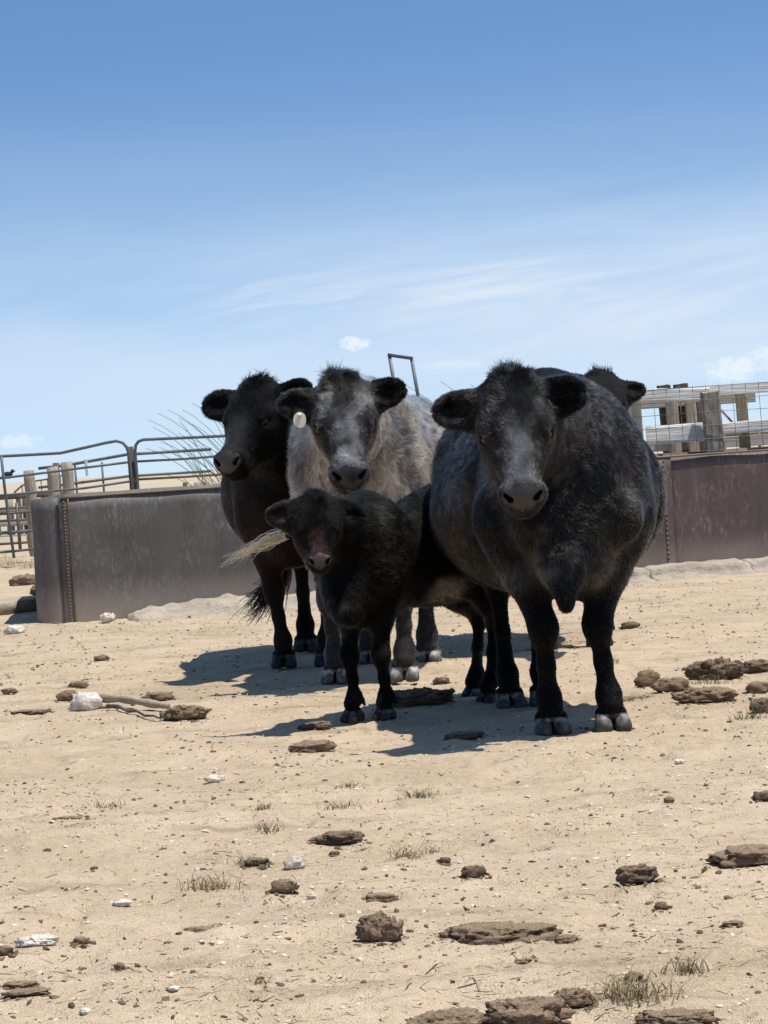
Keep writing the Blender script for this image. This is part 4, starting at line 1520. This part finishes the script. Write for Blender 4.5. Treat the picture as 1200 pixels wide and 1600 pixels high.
    tag(pf, 'rusty low pipe fence between the sagging gate and the board fence', 'fence')
    for y in (792, 811, 829, 847):
        part('rail', [(-60, y + 7), (110, y - 4)], 0.022, 41, pf, 'rustpipe')
    for x in (-30, 26, 62, 98):
        part('upright', [(x, 786), (x + 6, 862)], 0.028, 41, pf, 'rustpipe')
    # small wire panel hoops in the far pens
    hp = empty('hoop_fence', W(55, 790, 62) * np.array([1, 1, 0]))
    tag(hp, 'low far hoop panel showing between the timber posts', 'fence panel')
    part('rail', [(22, 770), (34, 759), (52, 752), (72, 749), (100, 742)], 0.022, 62, hp)
    for x in (34, 44, 54, 64, 74, 84, 94):
        part('upright', [(x, 757 - (x - 34) * 0.21), (x + 4, 800)], 0.014, 62, hp)
    # stubby posts in the pasture above the tank rim
    for px, lab in ((316, 'wide grey stub post in the dry pasture above the tank rim'), (289, 'thin dark stub in the dry pasture above the tank rim')):
        Ys = 60.0
        w = 0.36 if px == 316 else 0.10
        a, b = W(px + 4, 806, Ys), W(px, 754, Ys)
        o = MB().beam(a, b, w, 0.14, 3, 0.05, px, up=(0, 1, 0)).build('stub_post', M['post' if px == 316 else 'darkpost'])
        tag(o, lab, 'post')
    # small dark bird on the first post
    bp = W(13, 741, 33.9)
    v, f = sphere(1.0, 10, 8)
    b = mesh_obj('bird', v * np.array([0.060, 0.036, 0.036]) + bp, f, M['feather'])
    tag(b, 'small dark bird perched on the pipe gate at the left edge', 'bird')
    mesh_obj('head', v * 0.026 + bp + np.array([0.058, -0.008, 0.038]), f, M['feather'], b)
    MB().tube([bp + np.array([0.082, -0.01, 0.037]), bp + np.array([0.104, -0.012, 0.032])], [0.008, 0.001], 5).build('beak', M['feather'], b)
    MB().poly([bp + np.array(q) for q in ((-0.045, -0.016, 0.006), (-0.045, 0.016, 0.006), (-0.135, 0.014, -0.035), (-0.135, -0.014, -0.035), (-0.05, -0.012, -0.010), (-0.05, 0.012, -0.010))],
              [(0, 1, 2, 3), (3, 2, 5, 4), (0, 3, 4), (1, 5, 2)]).build('tail', M['feather'], b)
    for s in (-1, 1):
        mesh_obj('wing', v * np.array([0.058, 0.010, 0.028]) + bp + np.array([-0.015, s * 0.034, 0.006]), f, M['feather'], b)
        MB().tube([bp + np.array([0.005, s * 0.012, -0.03]), bp + np.array([0.012, s * 0.012, -0.062])], 0.004, 5).build('leg', M['feather'], b)


gates()


def right_pen():
    Y = 26.0
    g = empty('timber_fence', W(1100, 840, Y) * np.array([1, 1, 0]))
    tag(g, 'bleached timber pen fence with wire mesh above the tank on the right', 'fence')

    def beam(name, a, b, w, h, mat, Yy=Y, seed=0, rough=0.03, seg=8, dark=None):
        hor = abs(a[0] - b[0]) > abs(a[1] - b[1])
        return MB().beam(W(*a, Yy), W(*b, Yy), w, h, seg, rough, seed, up=(0, 0, 1) if hor else (0, 1, 0)).build(name, M[mat], g, False)
    # front rails
    beam('rail', (960, 619), (1108, 615), 0.06, 0.125, 'rail', Y + 0.12, 1)
    beam('rail', (1100, 612), (1262, 600), 0.06, 0.105, 'rail', Y + 0.14, 2)
    beam('rail', (1010, 682), (1106, 674), 0.06, 0.185, 'rail', Y + 0.12, 3)
    beam('rail', (1108, 672), (1262, 657), 0.06, 0.12, 'rail', Y + 0.14, 4)
    beam('rail', (1012, 735), (1262, 716), 0.06, 0.15, 'rail', Y + 0.12, 5)
    # posts
    beam('post', (988, 616), (1008, 850), 0.14, 0.14, 'post', Y, 11, 0.05)
    beam('post', (1108, 612), (1130, 850), 0.175, 0.17, 'post', Y - 0.05, 12, 0.06, 14)
    beam('post', (1157, 612), (1176, 850), 0.105, 0.105, 'tanpost', Y + 0.3, 13, 0.03)
    beam('post', (1240, 606), (1260, 850), 0.15, 0.15, 'post', Y, 14, 0.05)
    # far side of the pen
    Yb = 30.5
    beam('rail', (985, 632), (1180, 620), 0.06, 0.12, 'greyrail', Yb, 21)
    beam('rail', (985, 700), (1260, 683), 0.06, 0.13, 'greyrail', Yb, 22)
    beam('rail', (1110, 690), (1260, 676), 0.06, 0.08, 'darkpost', Yb + 1, 23)
    beam('post', (1037, 602), (1060, 850), 0.155, 0.16, 'darkpost', Yb + 0.1, 24, 0.04)
    beam('post', (1063, 600), (1086, 850), 0.165, 0.16, 'darkpost', Yb + 0.1, 25, 0.04)
    beam('post', (1049, 630), (1068, 850), 0.13, 0.14, 'post', Yb - 0.15, 26, 0.05)
    beam('post', (1078, 629), (1098, 850), 0.12, 0.13, 'post', Yb - 0.15, 27, 0.05)
    beam('post', (1092, 628), (1112, 850), 0.10, 0.13, 'darkpost', Yb, 28, 0.05)
    beam('brace', (1126, 640), (1172, 690), 0.022, 0.022, 'greyrail', Y + 0.4, 29, 0.02)
    # welded wire in front of the boards
    mb = MB()
    Ym = Y - 0.22
    for k in range(14):
        x = 958 + k * 20.6
        yt = 611.5 - (x - 980) * 0.067
        mb.tube(pw([(x, yt - 2), (x + 12, yt + 150)], Ym), 0.0036, 4)
    for k in range(8):
        y0 = 613 + k * 20.3
        mb.tube(pw([(955 + k * 1.3, y0 + 1.0), (1090 + k * 1.3, y0 - 8.6 + math.sin(k * 2.1)), (1242 + k * 1.3, y0 - 18.6)], Ym - 0.005), 0.0036 if k else 0.006, 4)
    mb.build('wire_mesh', M['wire'], g)
    # distant pens behind
    Yf = 44.0
    h = empty('rail_pen', W(1150, 780, Yf) * np.array([1, 1, 0]))
    tag(h, 'distant dark rail pen low behind the timber fence on the right', 'fence')
    for k, y in enumerate((676, 690, 704)):
        MB().tube(pw([(1090, y + 7), (1265, y - 5)], Yf), 0.024, 6).build('rail', M['rustpipe'], h)
    for k, x in enumerate((1130, 1185, 1240)):
        MB().tube(pw([(x, 670 - (x - 1130) * 0.06), (x + 8, 770)], Yf), 0.03, 6).build('post', M['rustpipe'], h)


right_pen()


def tube_frame():
    Y = 27.2
    g = empty('steel_gantry', W(655, 840, Y) * np.array([1, 1, 0]))
    tag(g, 'dark square steel frame rising behind the grey cow against the sky', 'frame')
    up = (0, 1, 0)
    MB().beam(W(608, 553, Y), W(656, 835, Y), 0.038, 0.038, 4, 0.0, 1, up).build('leg', M['frame'], g)
    MB().beam(W(643, 559, Y), W(690, 835, Y), 0.038, 0.038, 4, 0.0, 2, up).build('leg', M['frame'], g)
    MB().beam(W(606, 554.5, Y - 0.002), W(645, 560.0, Y - 0.002), 0.041, 0.036, 3, 0.0, 3).build('crossbar', M['frame'], g)


tube_frame()


def reeds(label, stems, Y, seed):
    """long wiry stems blown to the left"""
    r = np.random.default_rng(seed)
    mb = MB()
    for (bx, by, tx, ty, sag) in stems:
        Yy = Y + r.normal() * 0.25
        n = 9
        pts = []
        for i in range(n + 1):
            t = i / n
            e = 1.0 if sag == 0.5 else 1.25
            x = bx + (tx - bx) * (t ** e)
            y = by + (ty - by) * (1 - (1 - t) ** e) + sag * math.sin(math.pi * t)
            pts.append(W(x, y, Yy + (0.25 * t * r.normal() * 0.3)))
        mb.tube(pts, np.linspace(0.0068, 0.0030, n + 1), 4, cap=False)
    o = mb.build('reed_clump', M['reed'])
    tag(o, label, 'plant')


_r = np.random.default_rng(21)
_st = [(395, 815, 232, 656, 0), (405, 815, 247, 646, 0), (388, 815, 240, 668, 4), (372, 815, 228, 700, 0), (400, 815, 250, 690, 0), (380, 815, 249, 699, 0),
       (420, 815, 262, 640, 0), (410, 815, 279, 652, 0), (425, 815, 285, 640, 0), (440, 815, 300, 630, -4)]
for _k in range(46):
    bx = _r.uniform(330, 480)
    _st.append((bx, 815, bx - _r.uniform(25, 130), _r.uniform(648, 745) - (bx - 400) * 0.15, _r.normal() * 4))
_st += [(720, 770, 396, 576, 0.5), (735, 790, 430, 590, 0.5)]
reeds('wispy clump of long reeds blown left behind the tank beside the left cow', _st, 28.0, 3)
_st = [(930, 790, 613, 588, 0.5), (940, 760, 688, 596, 0.5), (790, 815, 640, 625, -4), (830, 815, 715, 640, 0), (860, 815, 735, 600, 0)]
for _k in range(16):
    bx = _r.uniform(720, 880)
    _st.append((bx, 815, bx - _r.uniform(20, 100), _r.uniform(660, 745), _r.normal() * 4))
reeds('second clump of long reeds, only tips showing between grey cow and front cow', _st, 28.3, 4)


# ------------------------------------------------------------------ clods, stones and plants on the ground
def lump(nu, nv, seed, rough, crust, sq=0.75):
    u = np.linspace(0, 2 * math.pi, nu, endpoint=False)
    w = np.linspace(0, math.pi, nv + 1)
    U, Wv = np.meshgrid(u, w)
    d = np.stack([np.sin(Wv) * np.cos(U), np.sin(Wv) * np.sin(U), np.cos(Wv)], -1).reshape(-1, 3)
    r = 1 + 1.25 * rough * fbm(d * 1.6 + seed * 3.7, 3) + crust * fbm(d * 4.5 + seed * 1.9, 4, 0.65)
    p = d * r[:, None]
    p[:, 2] = np.sign(p[:, 2]) * np.abs(p[:, 2]) ** sq
    p[:, 2] += 0.22 * crust / 0.13 * perlin(d * 7 + seed) * (d[:, 2] > 0)
    f = []
    for j in range(nv):
        for i in range(nu):
            f.append((j * nu + i, (j + 1) * nu + i, (j + 1) * nu + (i + 1) % nu, j * nu + (i + 1) % nu))
    return p, f


CLODS = []


def clod(name, cat, label, cx, cy, w, h, mat, seed, rough=0.25, crust=0.10, tall=None, group=None, rot=None, sq=0.75):
    front = G(cx, cy + h * 0.42)
    Y = front[1]
    ww = w / F_PX * Y
    hh = h / F_PX * Y
    dep = min(max(0.55 * ww, 0.02), 0.75 * hh * Y / CAM_H)
    ht = hh - dep * CAM_H / Y * 0.75
    if tall: ht = hh * tall
    ht = max(ht * 1.05, 0.38 * hh)
    c = front + np.array([0, dep / 2, 0])
    big = w > 60
    p, f = lump(56 if big else 28, 34 if big else 18, seed, rough, crust, sq)
    p = p * np.array([ww / 2, dep / 2, ht / 2])
    p[:, 2] = np.where(p[:, 2] < 0, p[:, 2] * 0.8, p[:, 2])
    a = (seed * 0.37) % 0.5 - 0.25 if rot is None else rot
    ca, sa = math.cos(a), math.sin(a)
    p = np.stack([p[:, 0] * ca - p[:, 1] * sa, p[:, 0] * sa + p[:, 1] * ca, p[:, 2]], -1)
    z0 = float(ground_z(c[0], c[1]))
    o = mesh_obj(name, p, f, M[mat], loc=(c[0], c[1], z0 + ht * 0.34))
    if name == 'dung_clod': CLODS.append((c[0], c[1], ww, dep))
    tag(o, label, cat, group)
    return o


DUNG = [
    ('flat dung pat in front of the calf, just beyond the shadow tip', 489, 1165, 70, 22, 'dung', {}),
    ('small dung pat in the calf shadow behind the larger flat pat', 493, 1133, 50, 17, 'dung_dark', {}),
    ('domed dung pat at the right end of the stick', 290, 1113, 64, 26, 'dung', {}),
    ('low crumbled dung pat just behind the stick', 248, 1087, 48, 18, 'dung', {}),
    ('long loaf shaped dung clod alone in the middle of the ground', 530, 1302, 76, 26, 'dung_dark', {'tall': 0.75}),
    ('upright boulder shaped dung clod left of the long slab', 594, 1458, 72, 56, 'dung', {'tall': 0.85, 'rough': 0.18}),
    ('largest long thick dung slab in the right foreground', 780, 1450, 184, 62, 'dung', {'tall': 0.62, 'rough': 0.22, 'crust': 0.13}),
    ('small clod touching the right end of the largest slab', 884, 1465, 36, 16, 'dung', {}),
    ('cracked dung clod right of the largest slab', 998, 1371, 66, 34, 'dung_dark', {}),
    ('broad flat dung slab cut off by the right picture edge', 1185, 1340, 130, 42, 'dung', {'rot': 0.1}),
    ('dark clod at the right edge above the broad flat slab', 1198, 1242, 40, 20, 'dung_dark', {}),
    ('rounded dung mound at the bottom edge, left of three', 698, 1592, 132, 54, 'dung', {'rough': 0.2}),
    ('lumpy dung heap at the bottom edge, middle of three', 828, 1584, 130, 56, 'dung', {'rough': 0.3, 'crust': 0.16}),
    ('upper lump joined to the right of the bottom middle heap', 898, 1566, 62, 36, 'dung', {'crust': 0.16}),
    ('crumbling dung mass at the bottom edge, right of three', 1062, 1594, 120, 36, 'dung', {'crust': 0.16}),
    ('small pointed clod above the largest slab', 740, 1360, 40, 24, 'dung_dark', {}),
    ('pea shaped little clod left of the small pointed clod', 695, 1338, 18, 12, 'dung_dark', {}),
    ('egg shaped dung clod below the pinkish white stone', 444, 1383, 40, 25, 'dung', {}),
    ('flat oval clod above the boulder shaped clod', 595, 1397, 52, 19, 'dung', {}),
    ('dark scrap of dung beside the grey weed', 400, 1345, 36, 16, 'dung_dark', {}),
    ('tiny round clod just below the loaf shaped clod', 522, 1325, 15, 11, 'dung_dark', {}),
    ('big shaggy dung heap on the right behind the broken clods', 1120, 1046, 88, 42, 'dung_dark', {'crust': 0.2, 'tall': 0.8}),
    ('dark ragged heap beside the shaggy heap at the right edge', 1186, 1041, 56, 24, 'dung_dark', {'crust': 0.18}),
    ('tallest broken clod standing right of the front cow hoof', 1014, 1066, 40, 34, 'dung', {'tall': 0.85}),
    ('jagged clod in the middle of the broken heap', 1052, 1080, 56, 26, 'dung', {'crust': 0.16}),
    ('smooth flat clod at the right end of the broken heap', 1108, 1093, 88, 28, 'dung', {}),
    ('low spread of dung between front hoof and broken heap', 985, 1092, 74, 22, 'dung', {'tall': 0.35}),
    ('rounded clod near the right edge below the shaggy heap', 1186, 1080, 36, 22, 'dung', {}),
    ('grassy dark clod at the right edge below the rounded clod', 1192, 1108, 36, 28, 'dung_dark', {'crust': 0.2}),
    ('wide dark pat lying in shade between calf and front cow', 655, 1092, 108, 34, 'dung_dark', {}),
    ('flat dark scrap in the front cow shadow', 725, 1150, 58, 15, 'dung_dark', {'crust': 0.18}),
    ('small clod on the bare ground right of the front cow', 986, 980, 30, 13, 'dung_dark', {}),
    ('low crumbling dung strip left of the boulder shaped clod', 312, 1441, 56, 16, 'dung', {'crust': 0.2}),
    ('thin leaf shaped pat on the open ground at left', 110, 1282, 46, 14, 'dung', {'tall': 0.3}),
    ('small round clod right of the big white foreground stone', 127, 1472, 25, 15, 'dung', {}),
    ('upper of two flat pats at the bottom left', 30, 1545, 54, 14, 'dung', {}),
    ('lower of two flat pats at the bottom left', 40, 1561, 70, 15, 'dung', {'crust': 0.16}),
    ('dark clod half cut by the left edge', 6, 1496, 30, 18, 'dung_dark', {}),
    ('little upright crumb of dung at lower left', 187, 1517, 17, 15, 'dung', {}),
    ('dark pat tucked behind the white rock with the stick', 106, 1084, 36, 18, 'dung', {}),
    ('small pat just above the white rock with the stick', 122, 1070, 30, 14, 'dung', {}),
    ('worn flat dung smear left of the white rock', 46, 1106, 62, 18, 'dung', {'tall': 0.3, 'crust': 0.2}),
    ('dark clod sitting in the dry grass at bottom right', 990, 1532, 28, 19, 'dung_dark', {}),
    ('flat crumbled pat below the largest slab', 820, 1498, 30, 12, 'dung', {}),
    ('slim pale pat right of the cracked clod', 1146, 1437, 32, 10, 'dung', {}),
    ('small crumbled clod below the cracked clod', 1034, 1412, 22, 14, 'dung', {}),
    ('brown mound at the left edge behind the tank end', 38, 905, 46, 22, 'dung', {'crust': 0.15}),
    ('dark brown mound against the left end of the tank', 58, 924, 22, 18, 'dung_dark', {}),
    ('dark lump left of the kneeless gap, behind the front cow legs', 690, 1062, 26, 14, 'dung_dark', {}),
    ('pale brown pat far left on the trodden ground', 14, 1080, 24, 12, 'dung', {}),
    ('small clod in the middle distance left of the left cow shadow', 158, 1030, 22, 10, 'dung', {}),
]
for i, (lab, cx, cy, w, h, mt, kw) in enumerate(DUNG):
    if 'kneeless' in lab:
        lab = 'dark lump beside the grey cow hind hoof'
    kw = dict(kw)
    kw.setdefault('crust', 0.09 + 0.04 * (i % 3))
    clod('dung_clod', 'dung', lab, cx, cy, w, h, mt, i + 1, group='dung clods on the ground', **kw)

STONES = [
    ('biggest chalky white rock, at the left end of the stick', 134, 1092, 52, 36, {'tall': 0.9}),
    ('long white stone in the bottom left foreground', 55, 1475, 66, 30, {'tall': 0.65}),
    ('pinkish white stone above the egg shaped clod', 460, 1340, 34, 28, {'tall': 0.85}),
    ('small white oblong stone on open ground at left', 190, 1410, 28, 13, {}),
    ('flat white stone on bare ground left of centre', 335, 1223, 30, 13, {}),
    ('tiny pink stone right of the egg shaped clod', 486, 1388, 15, 13, {'tall': 0.9}),
    ('little bright white pebble at right, touching a brown one', 1030, 1254, 15, 9, {}),
    ('white pebble near the bottom, under a bit of weed', 273, 1560, 15, 11, {}),
    ('white pebble close to the bottom left edge', 133, 1583, 18, 13, {}),
    ('pale stone leaning on the foot of the tank', 168, 962, 24, 18, {'tall': 0.9}),
    ('pale stone at the edge of the tank shadow', 22, 987, 28, 15, {}),
    ('flat pinkish stone on the ground right of the front cow', 1063, 1189, 15, 9, {}),
]
for i, (lab, cx, cy, w, h, kw) in enumerate(STONES):
    clod('white_stone', 'stone', lab, cx, cy, w, h, 'stone', 60 + i, 0.30, 0.12, group='pale stones on the ground', **kw)
clod('brown_stone', 'stone', 'little brown pebble at right, touching a bright white one', 1046, 1254, 16, 12, 'dung', 90, 0.2, 0.05)

# the stick by the white rock, and a thin root below it
a, b = G(160, 1101), G(262, 1111)
L = np.linalg.norm(b - a)
pts = [a + (b - a) * t + np.array([0, 0, 0.030 + 0.006 * math.sin(t * 5)]) for t in np.linspace(0, 1, 12)]
o = MB().tube(pts, [0.021 + 0.003 * math.sin(k * 1.7) - 0.0004 * k for k in range(12)], 10).build('wooden_stick', M['stick'])
tag(o, 'straight grey wooden stick lying beside the white rock', 'stick')
pts = [G(x, y) + np.array([0, 0, 0.008 + 0.008 * (k % 2)]) for k, (x, y) in enumerate(((168, 1106), (185, 1109), (200, 1114), (214, 1116), (226, 1121), (240, 1124), (252, 1126)))]
o = MB().tube(pts, np.linspace(0.010, 0.004, 7), 6).build('dry_root', M['darkpost'])
tag(o, 'thin crooked dark root under the wooden stick', 'root')
# old concrete edging beyond the tank end
o = MB().beam(G(-40, 966) + np.array([0, 0, 0.05]), G(62, 950) + np.array([0, 0, 0.05]), 0.30, 0.11, 10, 0.05, 4).build('concrete_slab', M['concrete'])
tag(o, 'grey concrete edge lying left of the tank end', 'slab')


def tuft(label, cx, cy, w, h, n, mat, seed, spread=1.0):
    r = np.random.default_rng(seed)
    base = G(cx, cy + h * 0.35)
    Y = base[1]
    ww, hh = w / F_PX * Y, h / F_PX * Y
    V, F = [], []
    for k in range(n):
        b = base + np.array([r.normal() * ww * 0.26, r.normal() * ww * 0.25, 0])
        b[2] = float(ground_z(b[0], b[1])) - 0.003
        ln = hh * r.uniform(0.35, 1.05)
        dx = r.normal() * 0.6 * spread * ln
        dy = r.normal() * 0.6 * spread * ln
        wd = r.uniform(0.0010, 0.0022)
        side = unit(np.array([r.normal(), r.normal(), 0])) * wd
        i0 = len(V)
        for j, t in enumerate((0, 0.4, 0.75, 1.0)):
            p = b + np.array([dx * t ** 1.6, dy * t ** 1.6, ln * (t - 0.25 * t * t)])
            s = side * (1 - 0.85 * t)
            V += [p - s, p + s]
        for j in range(3):
            q = i0 + 2 * j
            F.append((q, q + 1, q + 3, q + 2))
    o = mesh_obj('grass_tuft', V, F, M[mat])
    tag(o, label, 'grass tuft', 'sparse tufts on the dirt')


TUFTS = [
    ('tall dry weeds under the sagging gate at the left edge', 10, 872, 70, 34, 150, 'drygrass'),
    ('dry weeds at the foot of the gate nearest the tank end', 46, 880, 50, 26, 110, 'drygrass'),
    ('grey dry weed tuft left of the dark dung scrap', 325, 1368, 84, 36, 130, 'drygrass'),
    ('dark twiggy weed touching the dark dung scrap', 382, 1340, 34, 26, 50, 'greengrass'),
    ('small green weed, upper of two left of centre', 412, 1264, 26, 18, 36, 'greengrass'),
    ('small green weed, lower of two left of centre', 418, 1286, 34, 24, 50, 'greengrass'),
    ('low green weed nearest the front cow shadow', 544, 1226, 40, 18, 44, 'greengrass'),
    ('spreading low weed above the loaf shaped clod', 536, 1252, 52, 20, 60, 'greengrass'),
    ('bushy grey green weed below the front cow shadow', 655, 1230, 48, 28, 80, 'greengrass'),
    ('pale upright grass tuft in the middle of the ground', 632, 1322, 42, 36, 70, 'drygrass'),
    ('thin pale grass wisp right of the pale upright tuft', 672, 1314, 40, 26, 40, 'drygrass'),
    ('flattened green weed on the left open ground', 166, 1258, 46, 20, 50, 'greengrass'),
    ('big sprawling dry grass around the dark clod at bottom right', 985, 1545, 120, 66, 190, 'drygrass'),
    ('thin dry grass right of the big sprawling grass', 1072, 1508, 76, 46, 90, 'drygrass'),
    ('small dry weed near the bottom left of centre', 405, 1540, 40, 22, 44, 'drygrass'),
    ('grass growing round the shaggy dung heap', 1112, 1066, 70, 22, 80, 'greengrass'),
    ('short grass by the dark clod at the right edge', 1172, 1118, 44, 26, 60, 'greengrass'),
    ('tiny green weed right of the front cow leg', 962, 1028, 14, 16, 18, 'greengrass'),
]
for i, t in enumerate(TUFTS):
    tuft(*t, 300 + i)


def scatter(name, label, n, mat, seed, kind, smin, smax, ymax=19.5, clumpy=0.0, ymin=3.4, near_clods=False):
    r = np.random.default_rng(seed)
    pts = []
    while len(pts) < n:
        y = ymin + (ymax - ymin) * r.random(n) ** 1.35
        x = (r.random(n) * 2 - 1) * (0.7 + y * 0.22)
        k = fbm(np.stack([x * 1.7, y * 0.9, x * 0 + seed], -1), 3)
        ok = r.random(n) < np.clip(0.5 + clumpy * k, 0.03, 1)
        pts += list(zip(x[ok], y[ok]))
    P = np.array(pts[:n])
    if near_clods:
        for cx, cy, ww, dp in CLODS:
            k = int(20 + 260 * ww)
            a = r.random(k) * 6.283
            q = 0.75 + 0.55 * r.random(k) ** 1.8
            P = np.concatenate([P, np.stack([cx + np.cos(a) * q * ww * 0.55, cy + np.sin(a) * q * (dp * 0.6 + 0.02)], -1)])
        n = len(P)
    z = ground_z(P[:, 0], P[:, 1])
    s = smin * (smax / smin) ** (r.random(n) ** 2.2)
    a = r.random(n) * 2 * math.pi
    if kind == 'chip':
        g = (1 + 5 ** 0.5) / 2
        base = np.array([(-1, g, 0), (1, g, 0), (-1, -g, 0), (1, -g, 0), (0, -1, g), (0, 1, g), (0, -1, -g), (0, 1, -g), (g, 0, -1), (g, 0, 1), (-g, 0, -1), (-g, 0, 1)]) / 1.9
        fb = np.array([(0, 11, 5), (0, 5, 1), (0, 1, 7), (0, 7, 10), (0, 10, 11), (1, 5, 9), (5, 11, 4), (11, 10, 2), (10, 7, 6), (7, 1, 8),
                       (3, 9, 4), (3, 4, 2), (3, 2, 6), (3, 6, 8), (3, 8, 9), (4, 9, 5), (2, 4, 11), (6, 2, 10), (8, 6, 7), (9, 8, 1)])
        V = base[None] * (1 + 0.28 * r.normal(size=(n, 12, 1))) * s[:, None, None] * np.stack([np.ones(n), 0.4 + 0.5 * r.random(n), 0.25 + 0.45 * r.random(n)], -1)[:, None]
    else:
        base = np.array([(-1, -1, 0), (1, -1, 0), (1, 1, 0), (-1, 1, 0)], float)
        fb = np.array([(0, 1, 2), (0, 2, 3)])
        V = base[None] * np.stack([s, 0.0008 + 0.0016 * r.random(n), s], -1)[:, None]
        V[..., 2] = base[None, :, 0] * s[:, None] * r.normal(size=(n, 1)) * 0.22
    ca, sa = np.cos(a)[:, None], np.sin(a)[:, None]
    V = np.stack([V[..., 0] * ca - V[..., 1] * sa, V[..., 0] * sa + V[..., 1] * ca, V[..., 2]], -1)
    V[..., 0] += P[:, 0:1]
    V[..., 1] += P[:, 1:2]
    V[..., 2] += (z + s * (0.12 if kind == 'chip' else 0.1))[:, None]
    Fc = (fb[None] + (np.arange(n) * V.shape[1])[:, None, None]).reshape(-1, 3)
    o = mesh_obj(name, V.reshape(-1, 3), Fc, M[mat], smooth_shade=False)
    tag(o, label, kind='stuff')


scatter('pebbles', 'pale chips scattered over the dirt', 22000, 'chip', 31, 'chip', 0.0018, 0.0105, clumpy=0.8)
scatter('dung_crumbs', 'brown crumbs scattered over the dirt', 12000, 'crumb', 32, 'chip', 0.0022, 0.012, clumpy=1.2, near_clods=True)
scatter('dung_litter', 'trodden dung and hay litter along the foot of the tank', 3000, 'litter', 35, 'chip', 0.003, 0.016, clumpy=1.4, ymin=13.5)
scatter('straw_litter', 'bits of straw trodden into the dirt', 15000, 'straw', 33, 'straw', 0.008, 0.035, clumpy=1.0)
